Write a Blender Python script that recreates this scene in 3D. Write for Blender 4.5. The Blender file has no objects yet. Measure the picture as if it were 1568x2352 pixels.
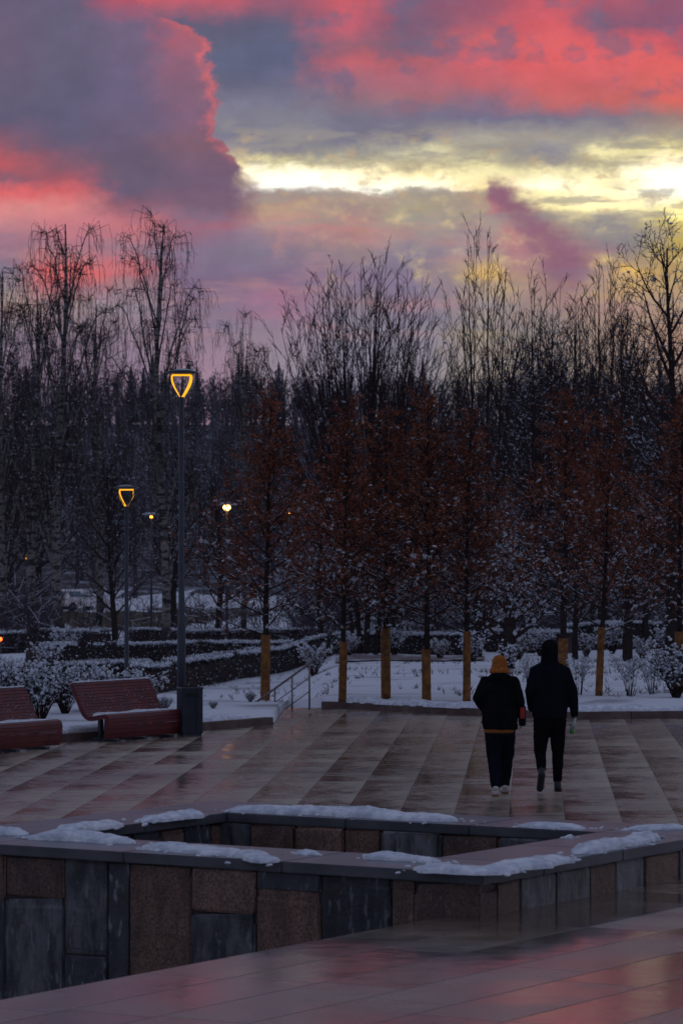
import bpy, bmesh, math, random
import numpy as np
from mathutils import Vector, Matrix

# ---------------------------------------------------------------- camera frame
F, HC, HY, CX = 7600.0, 2.96, 1250.0, 784.0      # focal length / eye height / horizon row of the survey frame (1568 x 2352)
scene = bpy.context.scene
cam_d = bpy.data.cameras.new("camera")
cam = bpy.data.objects.new("camera", cam_d)
scene.collection.objects.link(cam)
cam.location = (0, 0, HC)
cam.rotation_euler = (math.radians(90), 0, 0)
cam_d.sensor_fit = 'VERTICAL'
cam_d.sensor_height = 36.0
cam_d.lens = 36.0 * F / 2352.0
cam_d.shift_y = (HY - 1176.0) / 2352.0
cam_d.clip_end = 3000
cam_d.clip_start = 0.5
cam_d.dof.use_dof = True
cam_d.dof.focus_distance = 44.0
cam_d.dof.aperture_fstop = 5.0
scene.camera = cam
scene.view_settings.view_transform = 'Standard'
scene.view_settings.look = 'None'
scene.view_settings.exposure = 0.0
scene.view_settings.gamma = 1.0
scene.view_settings.use_curve_mapping = False
scene.cycles.max_bounces = 5
scene.cycles.diffuse_bounces = 3
scene.cycles.glossy_bounces = 3
scene.cycles.transparent_max_bounces = 4

U1 = np.array([0.532, 0.847]); U2 = np.array([-0.846, 0.532])
C0 = np.array([1.118, 26.15])

def P(x, y, z=0.0):
    d = F * (HC - z) / (y - HY)
    return ((x - CX) * d / F, d, z)
def XQ(x, d): return (x - CX) * d / F
def ZQ(y, d): return HC - (y - HY) * d / F
def W(a, b, z=0.0):
    p = C0 + a * U1 + b * U2
    return (p[0], p[1], z)

def lin(c):
    if isinstance(c, str):
        c = c.lstrip('#'); c = [int(c[i:i+2], 16) / 255 for i in (0, 2, 4)]
    return tuple((v / 12.92 if v <= 0.04045 else ((v + 0.055) / 1.055) ** 2.4) for v in c) + (1.0,)

# ---------------------------------------------------------------- node helper
class NT:
    def __init__(s, tree): s.t = tree; s.n = tree.nodes; s.l = tree.links
    def put(s, sock, v):
        if isinstance(v, bpy.types.NodeSocket): s.l.new(v, sock)
        elif isinstance(v, (tuple, list)) and len(v) == 3 and sock.type == 'RGBA': sock.default_value = tuple(v) + (1,)
        else: sock.default_value = v
    def m(s, op, a, b=None, c=None, clamp=False):
        n = s.n.new('ShaderNodeMath'); n.operation = op; n.use_clamp = clamp
        s.put(n.inputs[0], a)
        if b is not None: s.put(n.inputs[1], b)
        if c is not None: s.put(n.inputs[2], c)
        return n.outputs[0]
    def mix(s, f, a, b, mode='MIX'):
        n = s.n.new('ShaderNodeMix'); n.data_type = 'RGBA'; n.blend_type = mode; n.clamp_factor = True
        s.put(n.inputs[0], f); s.put(n.inputs[6], a); s.put(n.inputs[7], b)
        return n.outputs[2]
    def vec(s, x, y, z=0.0):
        n = s.n.new('ShaderNodeCombineXYZ'); s.put(n.inputs[0], x); s.put(n.inputs[1], y); s.put(n.inputs[2], z); return n.outputs[0]
    def noise(s, v, scale, detail=4, rough=0.5, out=0):
        n = s.n.new('ShaderNodeTexNoise'); s.put(n.inputs['Vector'], v)
        n.inputs['Scale'].default_value = scale; n.inputs['Detail'].default_value = detail; n.inputs['Roughness'].default_value = rough
        return n.outputs[out]
    def smooth(s, v, a, b):
        n = s.n.new('ShaderNodeMapRange'); n.interpolation_type = 'SMOOTHSTEP'
        s.put(n.inputs[0], v); n.inputs[1].default_value = a; n.inputs[2].default_value = b
        return n.outputs[0]
    def ramp(s, v, stops, interp='LINEAR'):
        n = s.n.new('ShaderNodeValToRGB'); s.put(n.inputs[0], v); r = n.color_ramp; r.interpolation = interp
        stops = sorted(stops)
        while len(r.elements) < len(stops): r.elements.new(0.5)
        for e, (p, c) in zip(r.elements, stops):
            e.position = p
        for e, (p, c) in zip(r.elements, stops):
            e.color = c if len(c) == 4 else tuple(c) + (1,)
        return n.outputs[0]

# ---------------------------------------------------------------- world: dusk cloud sky by direction
world = bpy.data.worlds.new("World"); scene.world = world; world.use_nodes = True
SUN_AZ, SUN_EL = math.radians(34.0), math.radians(3.0)
def build_world():
    world.node_tree.nodes.clear()
    t = NT(world.node_tree)
    tc = t.n.new('ShaderNodeTexCoord')
    sp = t.n.new('ShaderNodeSeparateXYZ'); t.l.new(tc.outputs['Generated'], sp.inputs[0])
    dx, dy, dz = sp.outputs
    az = t.m('ARCTAN2', dx, dy)
    el = t.m('ARCSINE', dz)
    X = t.m('MULTIPLY_ADD', az, F, CX)
    Y = t.m('MULTIPLY_ADD', el, -F, HY)
    base = t.vec(t.m('MULTIPLY', X, 0.001), t.m('MULTIPLY', Y, 0.0014))
    n1 = t.n.new('ShaderNodeSeparateColor'); t.l.new(t.noise(base, 6.0, 6, 0.6, 1), n1.inputs[0])
    n2 = t.n.new('ShaderNodeSeparateColor'); t.l.new(t.noise(base, 21.0, 6, 0.65, 1), n2.inputs[0])
    def warp(V, a, b, k1, k2):
        v = t.m('MULTIPLY_ADD', t.m('SUBTRACT', a, 0.5), k1, V)
        return t.m('MULTIPLY_ADD', t.m('SUBTRACT', b, 0.5), k2, v)
    XW = warp(X, n1.outputs[0], n2.outputs[0], 170, 120)
    YW = warp(Y, n1.outputs[1], n2.outputs[1], 48, 52)
    XE = warp(X, n1.outputs[2], n2.outputs[2], 70, 95)
    yn = t.m('DIVIDE', t.m('ADD', YW, 200), 1200.0, clamp=True)
    def col(ys, cs):
        return t.ramp(yn, [((y + 200) / 1200.0, lin(c)) for y, c in zip(ys, cs.split())])
    def grid(xs, ys, cols):
        cur = None
        for i, (x, cs) in enumerate(zip(xs, cols)):
            c = col(ys, cs)
            if cur is None: cur = c
            else: cur = t.mix(t.smooth(XW, xs[i-1], x), cur, c)
        return cur
    ysL = [-140, 0, 70, 140, 210, 280, 340, 385, 415, 440, 480, 520, 580, 625, 655, 700, 760, 830]
    L = grid([0, 150, 300, 430], ysL, [
        "6e6c88 6a5f78 6c6078 6c5f76 665e76 625c76 8c5c6c bc5c62 8a5e6e e0686a e08c8a bc828a 8a7086 8a7888 9a8890 a89890 8f8090 8f7c90",
        "6e6c88 68607a 666079 666079 645f78 615d78 665d76 8a5c6c a85c68 d4666a dc8686 d08088 a87484 ee6866 cc7478 a08c90 94808f 8f7c90",
        "6e6c88 b85668 746480 70637f 6c6280 6d617c 6a5c74 685c72 685c72 6a5c74 946272 c87880 a87c88 c86c72 a07c84 a08c96 94808f 947e92",
        "6e6c88 d4646e b4606c 94647a 86647a 80627a 80606f 7a5f74 745e74 765e74 7c6074 a06878 8c7288 826c86 7e6a84 8c7488 947e90 a08496"])
    ysR = [-140, 0, 70, 110, 150, 200, 240, 280, 320, 355, 378, 400, 430, 444, 480, 520, 580, 640, 700, 760, 830]
    R = grid([500, 650, 800, 950, 1100, 1250, 1400, 1568], ysR, [
        "6e6c88 d0606c 645f78 62647c 606580 68687f 7e7c90 85838f 807e92 a49a94 d8c090 e8d0a0 c09888 987480 a87c80 9a8088 87788a 84708a 90748c 94808c a08896",
        "6e6c88 9c5c70 62617a 606480 606480 6a6a82 7c7a8e 84828f 7c7b8e 8e8a90 d8cc9c fffbe0 fffff4 a88c88 c0a088 c0908c 8c7a8c 806c88 a8748c 988494 988a98",
        "6e6c88 d0626c c06070 9a6474 c46670 a06c7c 8a7280 787488 7c7a8c 9c9890 c8bc98 fff4c8 fffdec b8a090 a08c88 c08884 988488 84708a 90808c 8c8898 8c8698",
        "6e6c88 8c5e76 7c5c74 806074 b0636e b06a78 a87078 7a7488 807c8c d8d0a8 b8ac90 f0e0a8 fffbe0 b0a090 b0a48c a89c90 8c8090 8a7890 88788c 8c8494 8c8694",
        "6e6c88 9a5a70 a85f70 d06468 d4646c c06870 8a6c80 74708a a8a298 b8b098 e0d4a0 e8dca8 f0d8a0 c0a088 a89888 b09490 a08c90 c8a878 988c90 a89884 9c9088",
        "6e6c88 c85e6a d86068 e0666a e26466 d66668 c06a6c 78748a a8a29a 8c8890 a09890 e8dca8 fff8d8 f0e4b0 f8eaa8 b8ac90 8c8088 a88480 a08880 988c88 988c88",
        "6e6c88 b05c6c 8c5c74 e06064 e26668 cc666a c86866 807888 989292 e8dca4 b8ac8c f0e4b0 f8ecb8 fff0c0 fff0b0 a8a090 807c88 e0b468 a88c80 a08878 a08a80",
        "6e6c88 9a5c74 8a5a76 c85c68 e46664 de6864 d86860 a08078 b0a08c d8cc90 fff0c0 ffffe8 fffff4 ffffe8 fff0a0 e8cc60 b0985c b89868 b89c80 b08c74 a88c7c"])
    # edge of the big left cloud
    xe = [(0, 300), (45, 350), (75, 440), (105, 472), (150, 480), (205, 492), (255, 498), (285, 480), (320, 490), (350, 512), (390, 540), (425, 552), (460, 556), (520, 545), (600, 530), (1000, 520)]
    er = t.ramp(t.m('DIVIDE', Y, 1000.0, clamp=True), [(y / 1000, (x / 1000,) * 3 + (1,)) for y, x in xe])
    sc = t.n.new('ShaderNodeSeparateColor'); t.l.new(er, sc.inputs[0])
    dist = t.m('SUBTRACT', XE, t.m('MULTIPLY', sc.outputs[0], 1000.0))
    soft = t.m('MULTIPLY_ADD', t.smooth(Y, 370, 450), 60.0, 8.0)
    c = t.mix(t.smooth(t.m('DIVIDE', dist, soft), -0.6, 1.0), L, R)
    # lit rim of that cloud
    rim = t.m('MULTIPLY', t.m('POWER', 2.718, t.m('MULTIPLY', t.m('POWER', t.m('DIVIDE', t.m('ADD', dist, 9), 13.0), 2.0), -1.0)),
              t.m('MULTIPLY', t.smooth(Y, 40, 90), t.m('SUBTRACT', 1.0, t.smooth(Y, 330, 400))))
    c = t.mix(t.m('MULTIPLY', rim, t.m('MULTIPLY', t.smooth(n2.outputs[0], 0.3, 0.62), 0.72)), c, lin('de6e70'))
    # smoke-like plume
    def seg_blob(x0, y0, x1, y1, w, color, amt, c):
        L_ = math.hypot(x1 - x0, y1 - y0); ux, uy = (x1 - x0) / L_, (y1 - y0) / L_
        rx = t.m('SUBTRACT', XE, x0); ry = t.m('SUBTRACT', YW, y0)
        al = t.m('ADD', t.m('MULTIPLY', rx, ux), t.m('MULTIPLY', ry, uy))
        pe = t.m('ADD', t.m('MULTIPLY', rx, -uy), t.m('MULTIPLY', ry, ux))
        wid = t.m('MULTIPLY_ADD', al, 0.10, w)
        m1 = t.m('POWER', 2.718, t.m('MULTIPLY', t.m('POWER', t.m('DIVIDE', pe, wid), 2.0), -1.0))
        m2 = t.m('MULTIPLY', t.smooth(al, -15, 20), t.m('SUBTRACT', 1.0, t.smooth(al, L_ * 0.6, L_)))
        return t.mix(t.m('MULTIPLY', t.m('MULTIPLY', m1, m2), amt), c, lin(color))
    c = seg_blob(1125, 425, 1395, 720, 26, '8e6478', 1.0, c)
    c = seg_blob(1120, 450, 1230, 640, 16, 'c27c80', 0.7, c)
    c = seg_blob(640, 590, 655, 500, 9, 'c08c88', 0.6, c)
    c = seg_blob(1070, 640, 1180, 615, 14, 'e8bc70', 0.7, c)
    c = seg_blob(1400, 630, 1480, 628, 8, 'ffc850', 0.8, c)
    # holes of grey-blue cloud in the red field, grey banks in the yellow gap, pink wisps low down
    h1 = t.noise(base, 9.0, 5, 0.55); hv = t.vec(t.m('MULTIPLY', X, 0.0005), t.m('MULTIPLY', Y, 0.0022)); h2 = t.noise(hv, 11.0, 5, 0.6); h3 = t.noise(hv, 6.0, 5, 0.6)
    k1 = t.m('MULTIPLY', t.smooth(h1, 0.50, 0.66), t.m('MULTIPLY', t.m('SUBTRACT', 1.0, t.smooth(Y, 210, 300)), t.smooth(X, 560, 760)))
    c = t.mix(t.m('MULTIPLY', k1, 0.62), c, lin('6c6682'))
    k2 = t.m('MULTIPLY', t.smooth(h2, 0.46, 0.58), t.m('MULTIPLY', t.smooth(Y, 270, 320), t.m('SUBTRACT', 1.0, t.smooth(Y, 500, 540))))
    k2 = t.m('MULTIPLY', k2, t.m('MULTIPLY_ADD', t.smooth(t.m('ABSOLUTE', t.m('SUBTRACT', Y, 408.0)), 12, 40), 0.55, 0.08))
    k2 = t.m('MULTIPLY', k2, t.smooth(dist, 10, 50))
    c = t.mix(k2, c, lin('a09890'))
    k3 = t.m('MULTIPLY', t.smooth(h3, 0.50, 0.66), t.m('MULTIPLY', t.smooth(Y, 450, 520), t.m('SUBTRACT', 1.0, t.smooth(Y, 760, 830))))
    c = t.mix(t.m('MULTIPLY', k3, 0.45), c, lin('c08c8c'))
    k4 = t.m('MULTIPLY', t.smooth(h3, 0.50, 0.36), t.m('MULTIPLY', t.smooth(Y, 450, 520), t.m('SUBTRACT', 1.0, t.smooth(Y, 760, 830))))
    c = t.mix(t.m('MULTIPLY', k4, 0.45), c, lin('7c7890'))
    h4 = t.noise(base, 15.0, 6, 0.6)
    k5 = t.m('MULTIPLY', t.smooth(h4, 0.50, 0.82), t.m('MULTIPLY', t.m('MULTIPLY', t.smooth(Y, 430, 470), t.m('SUBTRACT', 1.0, t.smooth(Y, 620, 720))), t.smooth(X, 560, 1000)))
    c = t.mix(t.m('MULTIPLY', k5, 0.7), c, lin('f2d894'))
    k6 = t.m('MULTIPLY', t.smooth(h4, 0.46, 0.34), t.m('MULTIPLY', t.smooth(Y, 290, 340), t.m('SUBTRACT', 1.0, t.smooth(Y, 500, 560))))
    c = t.mix(t.m('MULTIPLY', k6, t.m('MULTIPLY', t.smooth(dist, 10, 50), 0.5)), c, lin('c4a884'))
    c = seg_blob(1125, 430, 1370, 680, 22, '94667a', 0.75, c)
    # fine cloud modulation
    det = t.m('MULTIPLY_ADD', t.m('SUBTRACT', t.noise(base, 13.0, 6, 0.62), 0.5), 0.42, 1.0)
    c = t.mix(1.0, c, t.vec(det, det, det), 'MULTIPLY')
    lum = t.n.new('ShaderNodeRGBToBW'); t.l.new(c, lum.inputs[0])
    bo = t.m('MULTIPLY_ADD', t.smooth(lum.outputs[0], 0.38, 0.85), 0.35, 1.0)
    c = t.mix(1.0, c, t.vec(bo, bo, bo), 'MULTIPLY')
    # the rest of the dome: dim blue-violet overcast, thinning away from the sunset
    sky = t.n.new('ShaderNodeTexSky'); sky.sky_type = 'NISHITA'; sky.sun_disc = False
    sky.sun_elevation = SUN_EL; sky.sun_rotation = SUN_AZ
    nb = t.noise(tc.outputs['Generated'], 3.0, 5, 0.6)
    over = t.mix(nb, (0.130, 0.155, 0.250, 1), (0.30, 0.340, 0.49, 1))
    skyc = t.mix(1.0, sky.outputs[0], (0.05, 0.05, 0.05, 1), 'MULTIPLY')
    dome = t.mix(0.06, over, skyc)
    f_el = t.smooth(el, 0.17, 0.42)
    f_az = t.smooth(t.m('ABSOLUTE', az), 0.28, 1.0)
    fac = t.m('MAXIMUM', f_el, f_az)
    c = t.mix(fac, c, dome)
    c = t.mix(t.smooth(dz, 0.0, -0.02), c, (0.03, 0.028, 0.035, 1))
    bg = t.n.new('ShaderNodeBackground'); t.l.new(c, bg.inputs[0]); bg.inputs[1].default_value = 1.0
    out = t.n.new('ShaderNodeOutputWorld'); t.l.new(bg.outputs[0], out.inputs[0])
build_world()
world.cycles.sampling_method = 'MANUAL'; world.cycles.sample_map_resolution = 1024

sun_d = bpy.data.lights.new("sun", 'SUN'); sun_d.energy = 0.10; sun_d.angle = math.radians(12); sun_d.color = (1.0, 0.72, 0.5)
sun = bpy.data.objects.new("sun", sun_d); scene.collection.objects.link(sun)
sun.rotation_euler = Vector((-math.sin(SUN_AZ) * math.cos(math.radians(6)), -math.cos(SUN_AZ) * math.cos(math.radians(6)), -math.sin(math.radians(6)))).to_track_quat('-Z', 'Y').to_euler()

# ---------------------------------------------------------------- materials
MATS = {}
def mat(name, col, rough=0.8, col2=None, nscale=8.0, bump=0.0, bscale=30.0, spec=0.5, metal=0.0, vrand=0.0, detail=4, contrast=(0.35, 0.65), emit=None, estr=0, trans=0.0):
    m = bpy.data.materials.new(name); m.use_nodes = True; m.node_tree.nodes.clear(); t = NT(m.node_tree)
    b = t.n.new('ShaderNodeBsdfPrincipled'); o = t.n.new('ShaderNodeOutputMaterial'); t.l.new(b.outputs[0], o.inputs[0])
    g = t.n.new('ShaderNodeTexCoord')
    c = tuple(col) + (1,)
    v = g.outputs['Object']
    if col2 is not None:
        n = t.noise(v, nscale, detail, 0.6)
        c = t.mix(t.smooth(n, *contrast), c, tuple(col2) + (1,))
    if vrand > 0:
        ri = t.n.new('ShaderNodeNewGeometry')
        k = t.m('MULTIPLY_ADD', ri.outputs['Random Per Island'], 2 * vrand, 1 - vrand)
        c = t.mix(1.0, c, t.vec(k, k, k), 'MULTIPLY')
    t.put(b.inputs['Base Color'], c)
    b.inputs['Roughness'].default_value = rough; b.inputs['Metallic'].default_value = metal
    b.inputs['Specular IOR Level'].default_value = spec
    if trans: b.inputs['Transmission Weight'].default_value = trans
    if bump > 0:
        bn = t.n.new('ShaderNodeBump'); bn.inputs['Strength'].default_value = bump; bn.inputs['Distance'].default_value = 0.02
        t.l.new(t.noise(v, bscale, 5, 0.6), bn.inputs['Height']); t.l.new(bn.outputs[0], b.inputs['Normal'])
    if emit:
        b.inputs['Emission Color'].default_value = tuple(emit) + (1,); b.inputs['Emission Strength'].default_value = estr
    MATS[name] = m
    return m

mat('bark_dark', (0.022, 0.016, 0.014), 0.95, (0.038, 0.028, 0.025), 6, 0.5, 20, 0.0)
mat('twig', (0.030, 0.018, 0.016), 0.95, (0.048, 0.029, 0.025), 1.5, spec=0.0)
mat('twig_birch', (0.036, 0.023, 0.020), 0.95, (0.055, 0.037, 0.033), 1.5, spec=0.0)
mat('twig_far', (0.055, 0.040, 0.046), 1.0, (0.085, 0.064, 0.078), 0.15, spec=0.0)  # paler, bluer colour paints distance haze into the far twigs
mat('snow', (0.80, 0.82, 0.86), 0.85, (0.52, 0.55, 0.63), 9, 1.0, 30, 0.1, detail=8)
mat('snow_twig', (0.56, 0.58, 0.62), 0.9, (0.32, 0.33, 0.37), 1.2, spec=0.1)
mat('snow_lawn', (0.68, 0.69, 0.73), 0.9, (0.34, 0.32, 0.34), 0.55, 0.5, 5, 0.0, detail=10, contrast=(0.50, 0.74))
mat('leaf_red', (0.15, 0.040, 0.020), 0.85, (0.26, 0.072, 0.026), 0.9, spec=0.2, vrand=0.5)
mat('leaf_dark', (0.030, 0.026, 0.028), 0.9, (0.055, 0.035, 0.03), 2, spec=0.2, vrand=0.5)
mat('leaf_brown', (0.12, 0.05, 0.02), 0.9, (0.20, 0.09, 0.03), 3, spec=0.2, vrand=0.5)
mat('needle', (0.022, 0.03, 0.028), 0.95, (0.035, 0.045, 0.045), 0.5, spec=0.0)
mat('bench_red', (0.145, 0.016, 0.016), 0.42, (0.09, 0.010, 0.011), 5, 0.25, 40, 0.4)
mat('metal_dark', (0.022, 0.026, 0.036), 0.45, (0.035, 0.04, 0.052), 6, 0.1, 40, 0.5)
mat('metal_rail', (0.17, 0.13, 0.13), 0.45, (0.24, 0.2, 0.2), 9, metal=0.4)
mat('pole_slate', (0.022, 0.029, 0.042), 0.5, (0.032, 0.040, 0.056), 4, 0.1, 30, 0.4)
mat('bin_slate', (0.018, 0.023, 0.032), 0.6, (0.028, 0.034, 0.046), 5, 0.15, 25, 0.3)
mat('lamp_glow', (0.9, 0.6, 0.1), 0.5, emit=(1.0, 0.44, 0.008), estr=1.2)
mat('lamp_white', (0.9, 0.7, 0.4), 0.5, emit=(1.0, 0.50, 0.14), estr=9)
mat('lamp_orange', (0.9, 0.6, 0.1), 0.5, emit=(1.0, 0.36, 0.03), estr=5)
mat('red_glow', (0.9, 0.1, 0.05), 0.5, emit=(1.0, 0.10, 0.01), estr=5)
mat('straw', (0.27, 0.115, 0.030), 0.85, (0.12, 0.05, 0.018), 9, 0.6, 60, 0.2)
mat('coping', (0.055, 0.057, 0.066), 0.30, (0.10, 0.10, 0.115), 1.6, 0.06, 30, 0.5, detail=8)
def stone_mat(name, c1, c2, c3, hi=(.21, .23, .24), grain=0.0):
    m = bpy.data.materials.new(name); m.use_nodes = True; m.node_tree.nodes.clear(); t = NT(m.node_tree)
    b = t.n.new('ShaderNodeBsdfPrincipled'); o = t.n.new('ShaderNodeOutputMaterial'); t.l.new(b.outputs[0], o.inputs[0])
    g = t.n.new('ShaderNodeTexCoord'); mp = t.n.new('ShaderNodeMapping'); t.l.new(g.outputs['Object'], mp.inputs[0]); mp.inputs['Scale'].default_value = (1, 1, .28)
    ri = t.n.new('ShaderNodeNewGeometry'); k = t.m('MULTIPLY_ADD', ri.outputs['Random Per Island'], .7, .65)
    n = t.noise(mp.outputs[0], 7, 8, .65); n2 = t.noise(g.outputs['Object'], 2.2, 8, .7); n3 = t.noise(mp.outputs[0], 16, 5, .6)
    c = t.mix(t.smooth(n, .40, .62), c1 + (1,), c2 + (1,)); c = t.mix(t.smooth(n2, .50, .68), c, c3 + (1,)); c = t.mix(t.m('MULTIPLY', t.smooth(n3, .56, .68), .8), c, hi + (1,))
    if grain:
        n4 = t.noise(g.outputs['Object'], 48, 3, .6); c = t.mix(t.m('MULTIPLY', t.smooth(n4, .45, .60), grain), c, (.035, .022, .020, 1))
    c = t.mix(1.0, c, t.vec(k, k, k), 'MULTIPLY')
    t.put(b.inputs['Base Color'], c); b.inputs['Roughness'].default_value = .5
    bn = t.n.new('ShaderNodeBump'); bn.inputs['Strength'].default_value = .9; bn.inputs['Distance'].default_value = .03; t.l.new(n2, bn.inputs['Height']); t.l.new(bn.outputs[0], b.inputs['Normal'])
    MATS[name] = m
stone_mat('slate', (.135, .135, .145), (.035, .036, .044), (.075, .060, .055))
stone_mat('granite', (.20, .105, .072), (.115, .060, .042), (.085, .055, .045), (.24, .15, .11), .75)
stone_mat('granite_light', (.25, .14, .10), (.16, .085, .062), (.11, .07, .055), (.28, .19, .15), .7)
stone_mat('slate_dark', (.040, .042, .052), (.022, .024, .032), (.030, .026, .026))
mat('mortar', (0.045, 0.04, 0.038), 0.9)
mat('kerb', (0.16, 0.10, 0.088), 0.6, (0.085, 0.05, 0.044), 3, 0.2, 12, 0.4, detail=7)
mat('grass', (0.040, 0.030, 0.014), 0.95, (0.060, 0.042, 0.022), 2.0, 0.5, 8, 0.1)
mat('asphalt', (0.14, 0.10, 0.10), 0.7, (0.55, 0.55, 0.60), 0.8, detail=7, contrast=(.5, .62))
mat('skin', (0.42, 0.25, 0.19), 0.5)
mat('jacket_black', (0.006, 0.006, 0.007), 0.95, (0.010, 0.010, 0.011), 6, 0.6, 12, 0.0)
mat('jacket_navy', (0.007, 0.008, 0.012), 0.95, (0.010, 0.011, 0.016), 6, 0.6, 12, 0.0)
mat('trousers_black', (0.005, 0.005, 0.006), 0.95, (0.007, 0.007, 0.008), 9, 0.4, 20, 0.0)
mat('trousers_blue', (0.007, 0.008, 0.014), 0.95, (0.009, 0.010, 0.015), 9, 0.4, 20, 0.0)
mat('hat_orange', (0.46, 0.15, 0.035), 0.95, (0.30, 0.09, 0.018), 22, 0.8, 60, 0.1)
mat('orange_cloth', (0.26, 0.08, 0.010), 0.9)
mat('red_cloth', (0.35, 0.015, 0.015), 0.7)
mat('hair', (0.02, 0.012, 0.009), 0.7)
mat('shoe_white', (0.55, 0.50, 0.46), 0.6, (0.40, 0.36, 0.33), 18)
mat('shoe_dark', (0.010, 0.010, 0.012), 0.5)
mat('sole', (0.20, 0.10, 0.05), 0.8)
mat('bottle_green', (0.04, 0.22, 0.05), 0.15)
mat('bottle_clear', (0.40, 0.46, 0.45), 0.1)
mat('car_white', (0.75, 0.68, 0.66), 0.35)
mat('car_black', (0.015, 0.015, 0.018), 0.35)
mat('car_glass', (0.10, 0.14, 0.17), 0.1)
mat('rubber', (0.012, 0.012, 0.013), 0.9)
mat('stone_step', (0.12, 0.09, 0.085), 0.55, (0.08, 0.06, 0.055), 3, 0.1, 12)

def bark_birch():
    m = bpy.data.materials.new('bark_birch'); m.use_nodes = True; m.node_tree.nodes.clear(); t = NT(m.node_tree)
    b = t.n.new('ShaderNodeBsdfPrincipled'); o = t.n.new('ShaderNodeOutputMaterial'); t.l.new(b.outputs[0], o.inputs[0])
    g = t.n.new('ShaderNodeTexCoord'); mp = t.n.new('ShaderNodeMapping'); t.l.new(g.outputs['Object'], mp.inputs[0]); mp.inputs['Scale'].default_value = (1.2, 1.2, 5.0)
    n = t.noise(mp.outputs[0], 1.6, 5, 0.7); n2 = t.noise(g.outputs['Object'], 0.5, 3, 0.5)
    c = t.mix(t.smooth(n, 0.47, 0.56), (0.23, 0.20, 0.18, 1), (0.025, 0.02, 0.02, 1))
    c = t.mix(t.smooth(n2, 0.52, 0.7), c, (0.10, 0.085, 0.08, 1))
    sp = t.n.new('ShaderNodeSeparateXYZ'); t.l.new(g.outputs['Object'], sp.inputs[0])
    c = t.mix(t.smooth(sp.outputs[2], 1.6, 0.2), c, (0.03, 0.027, 0.026, 1))
    t.put(b.inputs['Base Color'], c); b.inputs['Roughness'].default_value = 0.85; b.inputs['Specular IOR Level'].default_value = 0.2
    MATS['bark_birch'] = m
bark_birch()

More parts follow.
